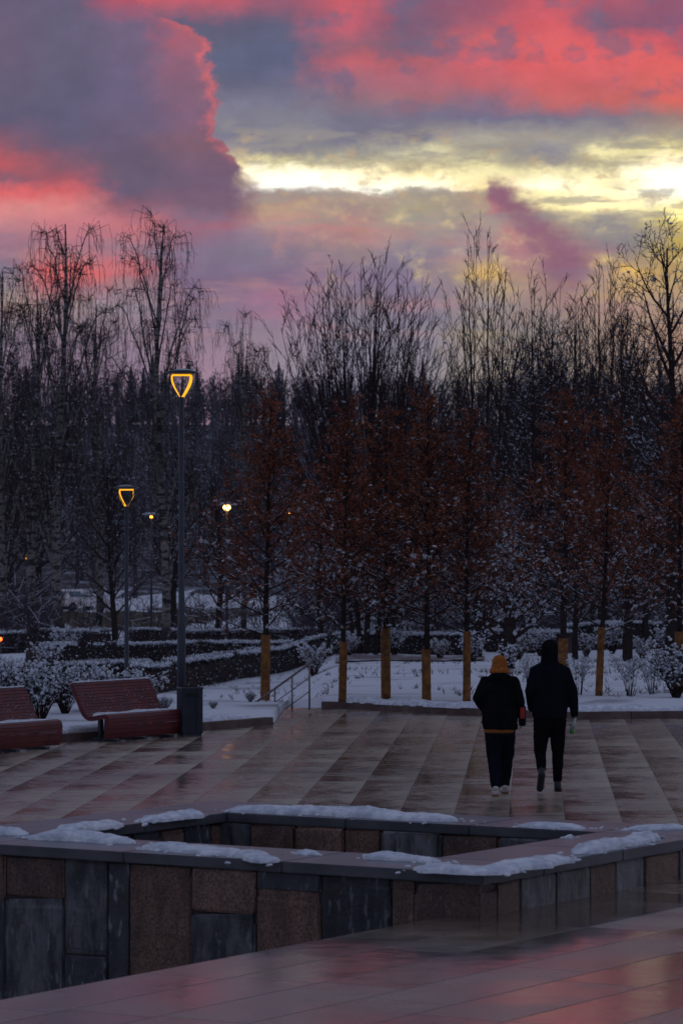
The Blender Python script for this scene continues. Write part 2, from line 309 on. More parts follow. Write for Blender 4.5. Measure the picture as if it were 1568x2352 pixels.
def paving_plaza():
    m = bpy.data.materials.new('paving_plaza'); m.use_nodes = True; m.node_tree.nodes.clear(); t = NT(m.node_tree)
    b = t.n.new('ShaderNodeBsdfPrincipled'); o = t.n.new('ShaderNodeOutputMaterial'); t.l.new(b.outputs[0], o.inputs[0])
    g = t.n.new('ShaderNodeNewGeometry'); sp = t.n.new('ShaderNodeSeparateXYZ'); t.l.new(g.outputs['Position'], sp.inputs[0])
    X, Y, Z = sp.outputs
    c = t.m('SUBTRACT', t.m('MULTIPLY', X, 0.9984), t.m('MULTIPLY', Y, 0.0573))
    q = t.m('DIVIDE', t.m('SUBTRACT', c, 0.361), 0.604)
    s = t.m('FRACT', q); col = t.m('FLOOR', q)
    r = t.m('DIVIDE', t.m('SUBTRACT', t.m('SUBTRACT', Y, t.m('MULTIPLY', X, 0.21)), 35.65), 7.35)
    row = t.m('FLOOR', r); rf = t.m('FRACT', r)
    wn = t.n.new('ShaderNodeTexWhiteNoise'); wn.noise_dimensions = '2D'; t.l.new(t.vec(col, row), wn.inputs['Vector'])
    rnd = wn.outputs['Value']
    # short cross courses inside each long bay
    cr = t.m('DIVIDE', t.m('SUBTRACT', Y, t.m('MULTIPLY', X, 0.21)), 0.9)
    cf = t.m('FRACT', t.m('ADD', cr, t.m('MULTIPLY', rnd, 0.0)))
    wn2 = t.n.new('ShaderNodeTexWhiteNoise'); wn2.noise_dimensions = '2D'; t.l.new(t.vec(col, t.m('FLOOR', cr)), wn2.inputs['Vector'])
    pos = g.outputs['Position']
    n1 = t.noise(pos, 1.1, 6, 0.65); n2 = t.noise(pos, 5.0, 5, 0.6); n3 = t.noise(pos, 0.22, 3, 0.5)
    dry = t.m('ADD', t.m('ADD', t.m('MULTIPLY', t.m('POWER', s, 1.3), 0.46), 0.12), t.m('MULTIPLY', t.m('SUBTRACT', n1, 0.5), 1.3))  # ramp across each slab paints tilted-slab sky sheen into colour; noise is dampness
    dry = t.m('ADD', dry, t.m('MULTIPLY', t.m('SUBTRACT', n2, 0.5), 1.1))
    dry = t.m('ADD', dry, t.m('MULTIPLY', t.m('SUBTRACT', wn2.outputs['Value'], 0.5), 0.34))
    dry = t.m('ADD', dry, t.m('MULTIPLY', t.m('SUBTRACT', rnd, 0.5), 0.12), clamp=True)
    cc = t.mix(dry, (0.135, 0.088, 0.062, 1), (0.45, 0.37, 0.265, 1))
    cc = t.mix(t.m('MULTIPLY', t.smooth(n3, 0.45, 0.7), 0.35), cc, (0.05, 0.03, 0.026, 1))
    j1 = t.smooth(t.m('ABSOLUTE', t.m('SUBTRACT', s, 0.5)), 0.488, 0.497)
    j2 = t.smooth(t.m('ABSOLUTE', t.m('SUBTRACT', rf, 0.5)), 0.488, 0.495)
    j3 = t.m('MULTIPLY', t.smooth(t.m('ABSOLUTE', t.m('SUBTRACT', cf, 0.5)), 0.44, 0.49), 0.45)
    jj = t.m('MAXIMUM', t.m('MAXIMUM', t.m('MULTIPLY', j1, 0.7), t.m('MULTIPLY', j2, 0.7)), j3)
    cc = t.mix(jj, cc, (0.028, 0.02, 0.018, 1))
    t.put(b.inputs['Base Color'], cc)
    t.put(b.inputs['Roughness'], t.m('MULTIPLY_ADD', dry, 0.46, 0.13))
    b.inputs['Specular IOR Level'].default_value = 0.24
    bn = t.n.new('ShaderNodeBump'); bn.inputs['Strength'].default_value = 0.05; bn.inputs['Distance'].default_value = 0.01
    hgt = t.m('SUBTRACT', t.m('MULTIPLY', n2, 0.35), t.m('MULTIPLY', jj, 0.6)); t.l.new(hgt, bn.inputs['Height']); t.l.new(bn.outputs[0], b.inputs['Normal'])
    MATS['paving_plaza'] = m
def paving_front():
    m = bpy.data.materials.new('paving_front'); m.use_nodes = True; m.node_tree.nodes.clear(); t = NT(m.node_tree)
    b = t.n.new('ShaderNodeBsdfPrincipled'); o = t.n.new('ShaderNodeOutputMaterial'); t.l.new(b.outputs[0], o.inputs[0])
    g = t.n.new('ShaderNodeNewGeometry'); sp = t.n.new('ShaderNodeSeparateXYZ'); t.l.new(g.outputs['Position'], sp.inputs[0])
    X = t.m('SUBTRACT', sp.outputs[0], float(C0[0])); Y = t.m('SUBTRACT', sp.outputs[1], float(C0[1]))
    a = t.m('ADD', t.m('MULTIPLY', X, float(U1[0])), t.m('MULTIPLY', Y, float(U1[1])))
    bb = t.m('ADD', t.m('MULTIPLY', X, float(U2[0])), t.m('MULTIPLY', Y, float(U2[1])))
    q = t.m('DIVIDE', t.m('SUBTRACT', bb, 0.34), 0.65); row = t.m('FLOOR', q); s = t.m('FRACT', q)
    wn0 = t.n.new('ShaderNodeTexWhiteNoise'); wn0.noise_dimensions = '1D'; t.l.new(row, wn0.inputs['W'])
    q2 = t.m('ADD', t.m('DIVIDE', a, 1.9), wn0.outputs['Value']); c2 = t.m('FLOOR', q2); s2 = t.m('FRACT', q2)
    wn = t.n.new('ShaderNodeTexWhiteNoise'); wn.noise_dimensions = '2D'; t.l.new(t.vec(row, c2), wn.inputs['Vector'])
    pos = g.outputs['Position']
    n1 = t.noise(pos, 0.8, 5, 0.6); n2 = t.noise(pos, 6.0, 5, 0.6); n3 = t.noise(pos, 2.2, 3, 0.5)
    dry = t.m('ADD', t.m('MULTIPLY', t.m('SUBTRACT', n1, 0.40), 2.2), t.m('MULTIPLY', t.m('SUBTRACT', wn.outputs['Value'], 0.5), 0.9), clamp=True)
    cc = t.mix(dry, (0.085, 0.058, 0.042, 1), (0.28, 0.205, 0.14, 1))
    cc = t.mix(t.m('MULTIPLY', t.smooth(n2, 0.5, 0.75), 0.3), cc, (0.05, 0.036, 0.034, 1))
    j1 = t.smooth(t.m('ABSOLUTE', t.m('SUBTRACT', s, 0.5)), 0.487, 0.495)
    j2 = t.smooth(t.m('ABSOLUTE', t.m('SUBTRACT', s2, 0.5)), 0.4955, 0.4985)
    nj = t.noise(pos, 0.6, 2, 0.5)
    jj = t.m('MULTIPLY', t.m('MAXIMUM', j1, t.m('MULTIPLY', j2, 0.6)), t.smooth(nj, 0.22, 0.45))
    cc = t.mix(t.m('MULTIPLY', jj, 0.8), cc, (0.022, 0.016, 0.015, 1))
    t.put(b.inputs['Base Color'], cc)
    t.put(b.inputs['Roughness'], t.m('ADD', t.m('MULTIPLY_ADD', dry, 0.22, 0.12), t.m('MULTIPLY', jj, 0.3)))
    b.inputs['Specular IOR Level'].default_value = 0.4
    # each slab sits at a very slightly different tilt, plus joints
    wc = t.n.new('ShaderNodeSeparateColor'); t.l.new(wn.outputs['Color'], wc.inputs[0])
    tilt = t.m('ADD', t.m('MULTIPLY', t.m('SUBTRACT', wc.outputs[0], 0.5), t.m('MULTIPLY', s, 0.010)), t.m('MULTIPLY', t.m('SUBTRACT', wc.outputs[1], 0.5), t.m('MULTIPLY', s2, 0.018)))
    hgt = t.m('ADD', tilt, t.m('ADD', t.m('MULTIPLY', n3, 0.004), t.m('MULTIPLY', jj, -0.004)))
    hgt = t.m('ADD', hgt, t.m('MULTIPLY', n2, 0.0012))
    bn = t.n.new('ShaderNodeBump'); bn.inputs['Strength'].default_value = 0.8; bn.inputs['Distance'].default_value = 1.0
    t.l.new(hgt, bn.inputs['Height']); t.l.new(bn.outputs[0], b.inputs['Normal'])
    MATS['paving_front'] = m
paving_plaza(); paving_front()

# ---------------------------------------------------------------- mesh building
class MB:
    def __init__(s): s.v = []; s.f = []; s.m = []; s.n = 0
    def add(s, v, f, m=0):
        v = np.asarray(v, dtype=np.float64).reshape(-1, 3)
        if len(v) == 0: return
        f = [np.asarray(f)] if isinstance(f, np.ndarray) else f
        if isinstance(f, list) and f and not isinstance(f[0], np.ndarray):
            g = {}
            for q in f: g.setdefault(len(q), []).append(q)
            f = [np.array(x) for x in g.values()]
        for a in f:
            s.f.append(a + s.n); s.m.append(m)
        s.v.append(v); s.n += len(v)
    def box(s, c, size, rot=0.0, m=0, taper=1.0):
        x, y, z = [k / 2 for k in size]
        v = np.array([(i * x * (taper if k > 0 else 1), j * y * (taper if k > 0 else 1), k * z) for k in (-1, 1) for j in (-1, 1) for i in (-1, 1)])
        R = rotz(rot)
        s.add(v @ R.T + np.array(c), [(0, 2, 3, 1), (4, 5, 7, 6), (0, 1, 5, 4), (2, 6, 7, 3), (0, 4, 6, 2), (1, 3, 7, 5)], m)
    def segs(s, A, B, RA, RB, k=3, m=0):
        A = np.asarray(A, float); B = np.asarray(B, float)
        if len(A) == 0: return
        RA = np.asarray(RA, float); RB = np.asarray(RB, float)
        D = B - A; D /= (np.linalg.norm(D, axis=1, keepdims=True) + 1e-9)
        ref = np.where(np.abs(D[:, 2:3]) > 0.9, np.array([[1., 0, 0]]), np.array([[0, 0, 1.]]))
        E1 = np.cross(D, ref); E1 /= (np.linalg.norm(E1, axis=1, keepdims=True) + 1e-9); E2 = np.cross(D, E1)
        an = np.arange(k) * 2 * math.pi / k
        ring = np.cos(an)[None, :, None] * E1[:, None, :] + np.sin(an)[None, :, None] * E2[:, None, :]
        va = A[:, None, :] + ring * RA[:, None, None]; vb = B[:, None, :] + ring * RB[:, None, None]
        V = np.concatenate([va, vb], axis=1).reshape(-1, 3)
        i = np.arange(k); j = (i + 1) % k
        q = np.stack([i, i + k, j + k, j], axis=1)
        Fq = (q[None] + (np.arange(len(A)) * 2 * k)[:, None, None]).reshape(-1, 4)
        s.add(V, Fq, m)
    def tube(s, pts, rad, k=8, m=0, cap=True):
        pts = np.asarray(pts, float); n = len(pts); rad = np.broadcast_to(np.asarray(rad, float), (n,))
        T = np.gradient(pts, axis=0); T /= np.linalg.norm(T, axis=1, keepdims=True) + 1e-9
        up = np.array([0, 0, 1.]) if abs(T[0][2]) < 0.9 else np.array([1., 0, 0])
        V = []
        e1 = np.cross(T[0], up); e1 /= np.linalg.norm(e1)
        for i in range(n):
            e1 = e1 - T[i] * np.dot(e1, T[i]); e1 /= np.linalg.norm(e1); e2 = np.cross(T[i], e1)
            for j in range(k):
                a = 2 * math.pi * j / k
                V.append(pts[i] + rad[i] * (math.cos(a) * e1 + math.sin(a) * e2))
        Fc = []
        for i in range(n - 1):
            for j in range(k):
                j2 = (j + 1) % k
                Fc.append((i * k + j, i * k + j2, (i + 1) * k + j2, (i + 1) * k + j))
        if cap: Fc.append(tuple(range(k - 1, -1, -1))); Fc.append(tuple((n - 1) * k + j for j in range(k)))
        s.add(V, Fc, m)
    def loft(s, secs, k=16, m=0):
        """horizontal elliptical sections (x,y,z,rx,ry)"""
        V = []; n = len(secs)
        for (x, y, z, rx, ry) in secs:
            for j in range(k):
                a = 2 * math.pi * j / k; V.append((x + rx * math.cos(a), y + ry * math.sin(a), z))
        Fc = [(i * k + j, i * k + (j + 1) % k, (i + 1) * k + (j + 1) % k, (i + 1) * k + j) for i in range(n - 1) for j in range(k)]
        Fc.append(tuple(range(k - 1, -1, -1))); Fc.append(tuple((n - 1) * k + j for j in range(k)))
        s.add(V, Fc, m)
    def ellipsoid(s, c, r, k=14, n=9, m=0, R=None):
        V = [(0, 0, -1)]
        for i in range(1, n):
            ph = -math.pi / 2 + math.pi * i / n
            for j in range(k):
                a = 2 * math.pi * j / k; V.append((math.cos(ph) * math.cos(a), math.cos(ph) * math.sin(a), math.sin(ph)))
        V.append((0, 0, 1)); V = np.array(V) * np.array(r)
        if R is not None: V = V @ np.array(R).T
        V = V + np.array(c)
        Fc = [(0, 1 + (j + 1) % k, 1 + j) for j in range(k)]
        for i in range(n - 2):
            for j in range(k):
                a = 1 + i * k + j; b = 1 + i * k + (j + 1) % k; Fc.append((a, b, b + k, a + k))
        L = 1 + (n - 2) * k; Fc += [(L + j, L + (j + 1) % k, L + k) for j in range(k)]
        s.add(V, Fc, m)
    def capsule(s, p0, p1, r0, r1, m=0, k=12):
        p0 = np.array(p0, float); p1 = np.array(p1, float); L = np.linalg.norm(p1 - p0) + 1e-9; D = (p1 - p0) / L
        pts, rr = [], []
        for i in range(5):
            a = math.pi / 2 * (i / 5) ; pts.append(p0 - D * r0 * math.cos(a)); rr.append(max(r0 * math.sin(a), r0 * 0.12))
        for i in range(3): pts.append(p0 + D * L * i / 2); rr.append(r0 + (r1 - r0) * i / 2)
        for i in range(4, -1, -1):
            a = math.pi / 2 * (i / 5); pts.append(p1 + D * r1 * math.cos(a)); rr.append(max(r1 * math.sin(a), r1 * 0.12))
        s.tube(pts, rr, k, m)
    def mesh(s, name, mats, smooth=True):
        me = bpy.data.meshes.new(name)
        V = np.concatenate(s.v) if s.v else np.zeros((0, 3))
        me.vertices.add(len(V)); me.vertices.foreach_set('co', V.astype(np.float32).ravel())
        tot = np.concatenate([np.full(len(a), a.shape[1]) for a in s.f]); idx = np.concatenate([a.ravel() for a in s.f])
        mi = np.concatenate([np.full(len(a), m) for a, m in zip(s.f, s.m)])
        me.loops.add(len(idx)); me.loops.foreach_set('vertex_index', idx.astype(np.int32))
        me.polygons.add(len(tot)); st = np.concatenate([[0], np.cumsum(tot)[:-1]])
        me.polygons.foreach_set('loop_start', st.astype(np.int32))
        me.polygons.foreach_set('loop_total', tot.astype(np.int32))
        me.polygons.foreach_set('material_index', mi.astype(np.int32))
        me.polygons.foreach_set('use_smooth', np.full(len(tot), bool(smooth)))
        me.update(calc_edges=True); me.validate()
        for mm in (mats if isinstance(mats, (list, tuple)) else [mats]): me.materials.append(MATS[mm])
        return me
    def build(s, name, mats, parent=None, loc=None, smooth=True):
        o = bpy.data.objects.new(name, s.mesh(name, mats, smooth)); scene.collection.objects.link(o)
        if parent: o.parent = parent
        if loc is not None: o.location = loc
        return o
def rotz(a):
    c, s_ = math.cos(a), math.sin(a); return np.array([[c, -s_, 0], [s_, c, 0], [0, 0, 1.]])
def empty(name, loc=(0, 0, 0), rz=0.0, sc=1.0):
    o = bpy.data.objects.new(name, None); scene.collection.objects.link(o); o.location = loc; o.rotation_euler = (0, 0, rz); o.scale = (sc,) * 3; o.empty_display_size = 0.2
    return o
def tag(o, label=None, cat=None, group=None, kind=None):
    if label: o['label'] = label
    if cat: o['category'] = cat
    if group: o['group'] = group
    if kind: o['kind'] = kind
    return o
def copy_tree(o, parent=None):
    c = o.copy(); scene.collection.objects.link(c); c.parent = parent
    for ch in o.children: copy_tree(ch, c)
    return c
def bevel(o, w=0.01, seg=2):
    b = o.modifiers.new('bevel', 'BEVEL'); b.width = w; b.segments = seg; b.limit_method = 'ANGLE'
    for p in o.data.polygons: p.use_smooth = False
    return o

# vectorised scatter of a small template
def scatter(mb, tv, tf, pos, scale, rs, m=0, flat=None):
    n = len(pos)
    if n == 0: return
    tv = np.asarray(tv, float); pos = np.asarray(pos, float)
    scale = np.asarray(scale, float)
    if scale.ndim == 1: scale = np.repeat(scale[:, None], 3, axis=1)
    q = rs.normal(size=(n, 4))
    if flat: q[:, 1:3] *= flat
    q /= np.linalg.norm(q, axis=1, keepdims=True)
    w, x, y, z = q.T
    R = np.stack([1-2*(y*y+z*z), 2*(x*y-z*w), 2*(x*z+y*w), 2*(x*y+z*w), 1-2*(x*x+z*z), 2*(y*z-x*w), 2*(x*z-y*w), 2*(y*z+x*w), 1-2*(x*x+y*y)], axis=1).reshape(n, 3, 3)
    V = tv[None] * scale[:, None, :]
    V = np.einsum('nij,nkj->nki', R, V) + pos[:, None, :]
    Fc = (np.asarray(tf)[None] + (np.arange(n) * len(tv))[:, None, None]).reshape(-1, len(tf[0]))
    mb.add(V.reshape(-1, 3), Fc, m)
LEAF_V = [(-0.5, 0, 0), (0, -0.33, 0.08), (0.5, 0, 0), (0, 0.33, 0.08)]; LEAF_F = [(0, 1, 2, 3)]
OCT_V = [(1, 0, 0), (0, 1, 0), (-1, 0, 0), (0, -1, 0), (0, 0, 1), (0, 0, -1)]
OCT_F = [(0, 1, 4), (1, 2, 4), (2, 3, 4), (3, 0, 4), (1, 0, 5), (2, 1, 5), (3, 2, 5), (0, 3, 5)]
def icos():
    bm = bmesh.new(); bmesh.ops.create_icosphere(bm, subdivisions=2, radius=1.0)
    v = [tuple(x.co) for x in bm.verts]; f = [tuple(w.index for w in x.verts) for x in bm.faces]; bm.free(); return v, f
ICO_V, ICO_F = icos()

# value noise for heights
_rng = np.random.RandomState(5); _tab = _rng.rand(256, 256)
def vn(x, y):
    x = np.asarray(x, float); y = np.asarray(y, float)
    xi = np.floor(x).astype(int); yi = np.floor(y).astype(int); fx = x - xi; fy = y - yi
    fx = fx * fx * (3 - 2 * fx); fy = fy * fy * (3 - 2 * fy)
    g = lambda a, b: _tab[a % 256, b % 256]
    return (g(xi, yi) * (1 - fx) + g(xi + 1, yi) * fx) * (1 - fy) + (g(xi, yi + 1) * (1 - fx) + g(xi + 1, yi + 1) * fx) * fy
def fbm(x, y, o=4):
    s = 0; a = 0.5; 
    for i in range(o): s = s + a * vn(x * 2 ** i + 17 * i, y * 2 ** i + 31 * i); a *= 0.5
    return s

def sstep(a, b, x):
    t = np.clip((np.asarray(x, float) - a) / (b - a), 0, 1); return t * t * (3 - 2 * t)
# ---------------------------------------------------------------- terrain
RD = [50, 56, 64, 80, 110, 150, 200, 260, 330, 420, 500, 600, 720, 900]
RZ = [.17, .17, .10, -.30, -.80, -1.25, -1.9, -2.2, -1.2, 4, 13, 24, 29, 31]
LD = [40, 58, 62, 66, 75, 90, 105, 125, 150, 200, 260, 330, 420, 500, 600, 720, 900]
LZ = [.17, .17, .05, -.27, -1.2, -1.4, -1.33, -1.28, -1.25, -1.9, -2.2, -1.2, 4, 13, 24, 29, 31]
def T(X, d):
    X = np.asarray(X, float); d = np.asarray(d, float)
    px = X / d * F + CX
    r = np.interp(d, RD, RZ); l = np.interp(d, LD, LZ)
    w = sstep(640, 800, px)
    z = l * (1 - w) + r * w
    dip = sstep(450, 330, px) * sstep(61, 66, d) * (1 - sstep(72, 95, d))
    z = z - dip * 1.0
    z = z + (fbm(X * 0.35, d * 0.25) - 0.47) * 0.16 * sstep(58, 75, d)
    bank = sstep(1300, 1400, px) * np.exp(-((d - 58.2) / 1.2) ** 2) * 0.10
    return z + bank
def Tz(X, d): return float(T(X, d))
KERB_R = [P(737, 1628), P(796, 1629), P(940, 1637), P(1104, 1645), P(1329, 1653), P(1568, 1650), P(1900, 1648)]
KL0 = np.array(P(628, 1665)[:2])
def kerb_d(X):
    X = np.asarray(X, float)
    left = KL0[1] + (X - KL0[0]) * 0.847 / 0.532
    xs = [p[0] for p in KERB_R]; ds = [p[1] for p in KERB_R]
    right = np.interp(X, xs, ds)
    out = np.where(X <= KL0[0], left, np.where(X < KERB_R[0][0], 60.2, right))
    return out
def build_terrain():
    xs = np.concatenate([np.linspace(-160, -14, 25)[:-1], np.linspace(-14, 14, 225), np.linspace(14, 160, 25)[1:]])
    nr = 190
    tt = np.linspace(0, 1, nr)
    V = []
    for t_ in tt:
        kd = np.maximum(kerb_d(xs), 12.0) + 0.16
        d = kd * (900 / kd) ** (t_ ** 1.0)
        px_scale = 1.0
        z = T(xs, np.maximum(d, 40))
        if t_ == 0: z = z * 0 + 0.06
        sa = (xs + 0.30) * U2[0] + (d - 59.35) * U2[1]; sb = (xs + 0.30) * U1[0] + (d - 59.35) * U1[1]
        cor = sstep(-.5, -.15, sa) * (1 - sstep(2.6, 3.0, sa)) * sstep(-.25, -.05, sb) * (1 - sstep(1.55, 1.8, sb))
        z = z * (1 - cor) + np.minimum(z, -0.30 - 0.536 * np.clip(sa, 0, 3)) * cor
        edge = np.exp(-((d - kd) / 0.25) ** 2)
        z = z + (fbm(xs * 3, d * 3) - 0.45) * 0.05 * edge
        V.append(np.stack([xs, d, z], axis=1))
    V = np.concatenate(V); nx = len(xs)
    i = np.arange(nr - 1)[:, None] * nx + np.arange(nx - 1)[None]
    Fq = np.stack([i, i + 1, i + 1 + nx, i + nx], axis=-1).reshape(-1, 4)
    cen = V[Fq].mean(axis=1)
    far = cen[:, 1] > 300
    mb = MB(); mb.add(V, Fq[~far], 0)
    o = mb.build('snowy_ground', 'snow_lawn'); tag(o, kind='structure')
    mb = MB(); mb.add(V, Fq[far], 0)
    o = mb.build('hillside', 'forest_floor'); tag(o, kind='structure')
mat('forest_floor', (0.05, 0.04, 0.042), 0.95, (0.30, 0.31, 0.36), 0.25, detail=8, contrast=(0.45, 0.7), spec=0.1)
build_terrain()

def poly(name, pts, z, m, kind='structure'):
    bm = bmesh.new(); vs = [bm.verts.new((p[0], p[1], z)) for p in pts]
    f = bm.faces.new(vs); bmesh.ops.triangulate(bm, faces=[f]); bm.normal_update()
    for f in bm.faces:
        if f.normal.z < 0: f.normal_flip()
    me = bpy.data.meshes.new(name); bm.to_mesh(me); bm.free(); me.materials.append(MATS[m])
    o = bpy.data.objects.new(name, me); scene.collection.objects.link(o); tag(o, kind=kind); return o
# plaza around the stone pool, and front paving
pz = [W(0, 20), W(0, 6.05), W(4.85, 6.05), W(4.85, 0.05), W(2.5, 0.05), W(2.5, -14)]
far_edge = [(KERB_R[-1][0] + 8, KERB_R[-1][1]), ] + [(p[0], p[1]) for p in KERB_R[::-1]] + [(KERB_R[0][0], 59.9), (KL0[0] - 0.02, 59.9), (KL0[0], KL0[1])] + [(-14, KL0[1] + (-14 - KL0[0]) * 0.847 / 0.532)]
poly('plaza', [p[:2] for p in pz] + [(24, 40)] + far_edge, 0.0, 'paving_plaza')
poly('front_paving', [W(-32, 0.34)[:2], W(0.02, 0.34)[:2], W(0.05, 0.05)[:2], W(2.5, 0.05)[:2], W(2.5, -14)[:2], W(-32, -14)[:2]], 0.0, 'paving_front')
poly('sunken_floor', [W(-32, 0.34)[:2], W(0.3, 0.34)[:2], W(0.3, 22)[:2], W(-32, 22)[:2]], -2.0, 'paving_front')
poly('pool_floor', [W(0.3, 0.3)[:2], W(4.7, 0.3)[:2], W(4.7, 5.9)[:2], W(0.3, 5.9)[:2]], -1.1, 'paving_front')
mb = MB(); a, b_ = W(-32, 0.345, 0), W(0.05, 0.345, 0)
mb.add([(a[0], a[1], -2), (b_[0], b_[1], -2), (b_[0], b_[1], -0.004), (a[0], a[1], -0.004)], [(0, 1, 2, 3)])
tag(mb.build('sunken_side', 'stone_step', smooth=False), kind='structure')

# ---------------------------------------------------------------- stone pool (low wall with wide coping)
def lw(x): k = (x - CX) / F; return (C0[0] - k * C0[1]) / (0.846 + 0.532 * k)     # column -> distance along the left-hand wall
def rw(x): k = (x - CX) / F; return (k * C0[1] - C0[0]) / (0.532 - 0.847 * k)
def stone_pool():
    root = empty('stone_pool', W(0, 0, 0))
    tag(root, 'low rectangular basin wall of brown granite and slate blocks under snowy grey coping', 'stone basin')
    org = np.array(W(0, 0, 0))
    ang1 = math.atan2(U1[1], U1[0])
    rnd = random.Random(4)
    def block(mb, a0, a1, b0, b1, z0, z1, m):
        # rough block: subdivided, slightly displaced faces
        bm = bmesh.new(); bmesh.ops.create_cube(bm, size=1)
        bmesh.ops.bevel(bm, geom=bm.edges[:], offset=0.035, segments=2, affect='EDGES')
        for v in bm.verts:
            v.co += Vector((rnd.uniform(-1, 1), rnd.uniform(-1, 1), rnd.uniform(-1, 1))) * 0.016
        V = []
        for v in bm.verts:
            a = (a0 + a1) / 2 + v.co.x * (a1 - a0); b = (b0 + b1) / 2 + v.co.y * (b1 - b0); z = (z0 + z1) / 2 + v.co.z * (z1 - z0)
            p = np.array(W(a, b, z)) - org; V.append(p)
        fs = [tuple(x.index for x in f.verts) for f in bm.faces]; bm.free()
        mb.add(V, fs, m)
    # outer left-hand wall facing (towards the camera), named by material: 0 granite 1 light granite 2 slate 3 dark slate
    mb = MB(); g = 0.004; top = 0.262
    def zl(y, u): d = C0[1] + 0.05 + u * 0.532; return ZQ(y, d)
    cols = [(-150, 5, [(2060, 0), (2400, 3)]), (5, 140, [(2062, 0), (2400, 2)]), (140, 240, [(2190, 2), (2400, 3)]), (240, 288, [(2400, 3)]), (288, 432, [(2400, 0)]),
            (432, 580, [(2096, 1), (2400, 2)]), (580, 730, [(2046, 3), (2400, 0)]), (730, 892, [(2400, 3)]), (892, 945, [(2400, 0)]), (945, 1108, [(2400, 0)])]
    for x0, x1, st in cols:
        uh, ul = lw(x0), lw(x1)
        if x1 == 1108: ul = 0.045
        zt = top
        for y, m in st:
            zb = max(zl(y, (uh + ul) / 2), -2.0)
            if y == 2400: zb = -1.99
            pr = rnd.uniform(0.0, 0.02)
            block(mb, 0.055 - pr, 0.30, ul + g, uh - g, zb + g, zt - g, m); zt = zb
    u = lw(-150)
    while u < 6.0:
        w_ = rnd.uniform(0.4, 0.6); z = top
        while z > -1.9:
            h_ = rnd.uniform(0.35, 0.7); zb = max(z - h_, -1.99)
            if u + w_ > 6.0: w_ = 6.0 - u + 0.001
            block(mb, 0.055 - rnd.uniform(0, .02), 0.30, u + g, u + w_ - g, zb + g, z - g, rnd.choice([0, 0, 1, 2, 3])); z = zb
        u += w_
    # right-hand wall
    rc = [(1112, 1207, 0), (1207, 1288, 2), (1288, 1368, 2), (1368, 1427, 0), (1427, 1492, 2), (1492, 1570, 1)]
    for x0, x1, m in rc:
        ul, uh = max(rw(x0), 0.315), rw(x1)
        if x0 == 1112: ul = 0.31
        block(mb, ul + g, uh - g, 0.055 - rnd.uniform(0, .012), 0.30, -0.35, top - g, m)
    u = rw(1570)
    while u < 4.75:
        w_ = min(rnd.uniform(0.3, 0.6), 4.8 - u); block(mb, u + g, u + w_ - g, 0.05, 0.30, -0.35, top - g, rnd.choice([0, 1, 2])); u += w_
    mb.build('outer_facing', ['granite', 'granite_light', 'slate', 'slate_dark'], root, smooth=False)
    mb = MB()
    for (a0, a1, b0, b1) in ((0.075, .28, .30, 5.95), (.28, 4.78, .065, .28), (4.55, 4.78, .28, 5.95), (0.28, 4.55, 5.7, 5.95)):
        bm = bmesh.new(); bmesh.ops.create_cube(bm, size=1); V = []
        for v in bm.verts:
            p = np.array(W((a0 + a1) / 2 + v.co.x * (a1 - a0), (b0 + b1) / 2 + v.co.y * (b1 - b0), -0.86 + v.co.z * 2.235)) - org; V.append(p)
        mb.add(V, [tuple(x.index for x in f.verts) for f in bm.faces]); bm.free()
    mb.build('core', 'mortar', root, smooth=False)
    # inner facing of the far walls
    mb = MB(); u = 0.9
    while u < 5.12:
        w_ = min(rnd.uniform(0.35, 0.7), 5.13 - u); block(mb, 3.82 + rnd.uniform(0, .02), 4.56, u + g, u + w_ - g, -0.16, top - g, rnd.choice([0, 0, 1, 0, 2]))
        block(mb, 3.82 + rnd.uniform(0, .02), 4.56, u + g, u + w_ - g, -1.1, -0.17, rnd.choice([0, 0, 1, 3, 2])); u += w_
    u = 0.35
    while u < 3.8:
        w_ = min(rnd.uniform(0.35, 0.7), 3.81 - u); block(mb, u + g, u + w_ - g, 5.08 + rnd.uniform(0, .02), 5.7, -1.1, top - g, rnd.choice([0, 0, 1, 3, 2]))
        block(mb, u + g, u + w_ - g, .28, .94, -1.1, top - g, rnd.choice([0, 0, 1, 3, 2])); u += w_
    mb.build('inner_facing', ['granite', 'granite_light', 'slate', 'slate_dark'], root, smooth=False)
    # coping slabs
    def slab(mb, a0, a1, b0, b1):
        bm = bmesh.new(); bmesh.ops.create_cube(bm, size=1)
        V0 = []
        for v in bm.verts: v.co = Vector(((a0 + a1) / 2 + v.co.x * (a1 - a0), (b0 + b1) / 2 + v.co.y * (b1 - b0), 0.31 + v.co.z * 0.09))
        bmesh.ops.bevel(bm, geom=bm.edges[:], offset=0.008, segments=2, affect='EDGES')
        mb.add([np.array(W(v.co.x, v.co.y, v.co.z)) - org for v in bm.verts], [tuple(x.index for x in f.verts) for f in bm.faces]); bm.free()
    mb = MB(); w = 1.0; e = 0.002
    u = 0.0
    for L_ in (1.9, 1.6, 1.45, 1.1): slab(mb, 0, w, u + e, u + L_ - e); u += L_
    u = w
    for L_ in (1.4, 1.45): slab(mb, u + e, u + L_ - e, 0, w); u += L_
    u = w
    for L_ in (1.5, 1.35, 1.2): slab(mb, u + e, u + L_ - e, 5.06, 6.05); u += L_
    u = 0
    for L_ in (1.0, 1.35, 1.35, 1.36): slab(mb, 3.85, 4.85, u + e, u + L_ - e); u += L_
    mb.build('coping', 'coping', root, smooth=False)
    return root
pool = stone_pool()

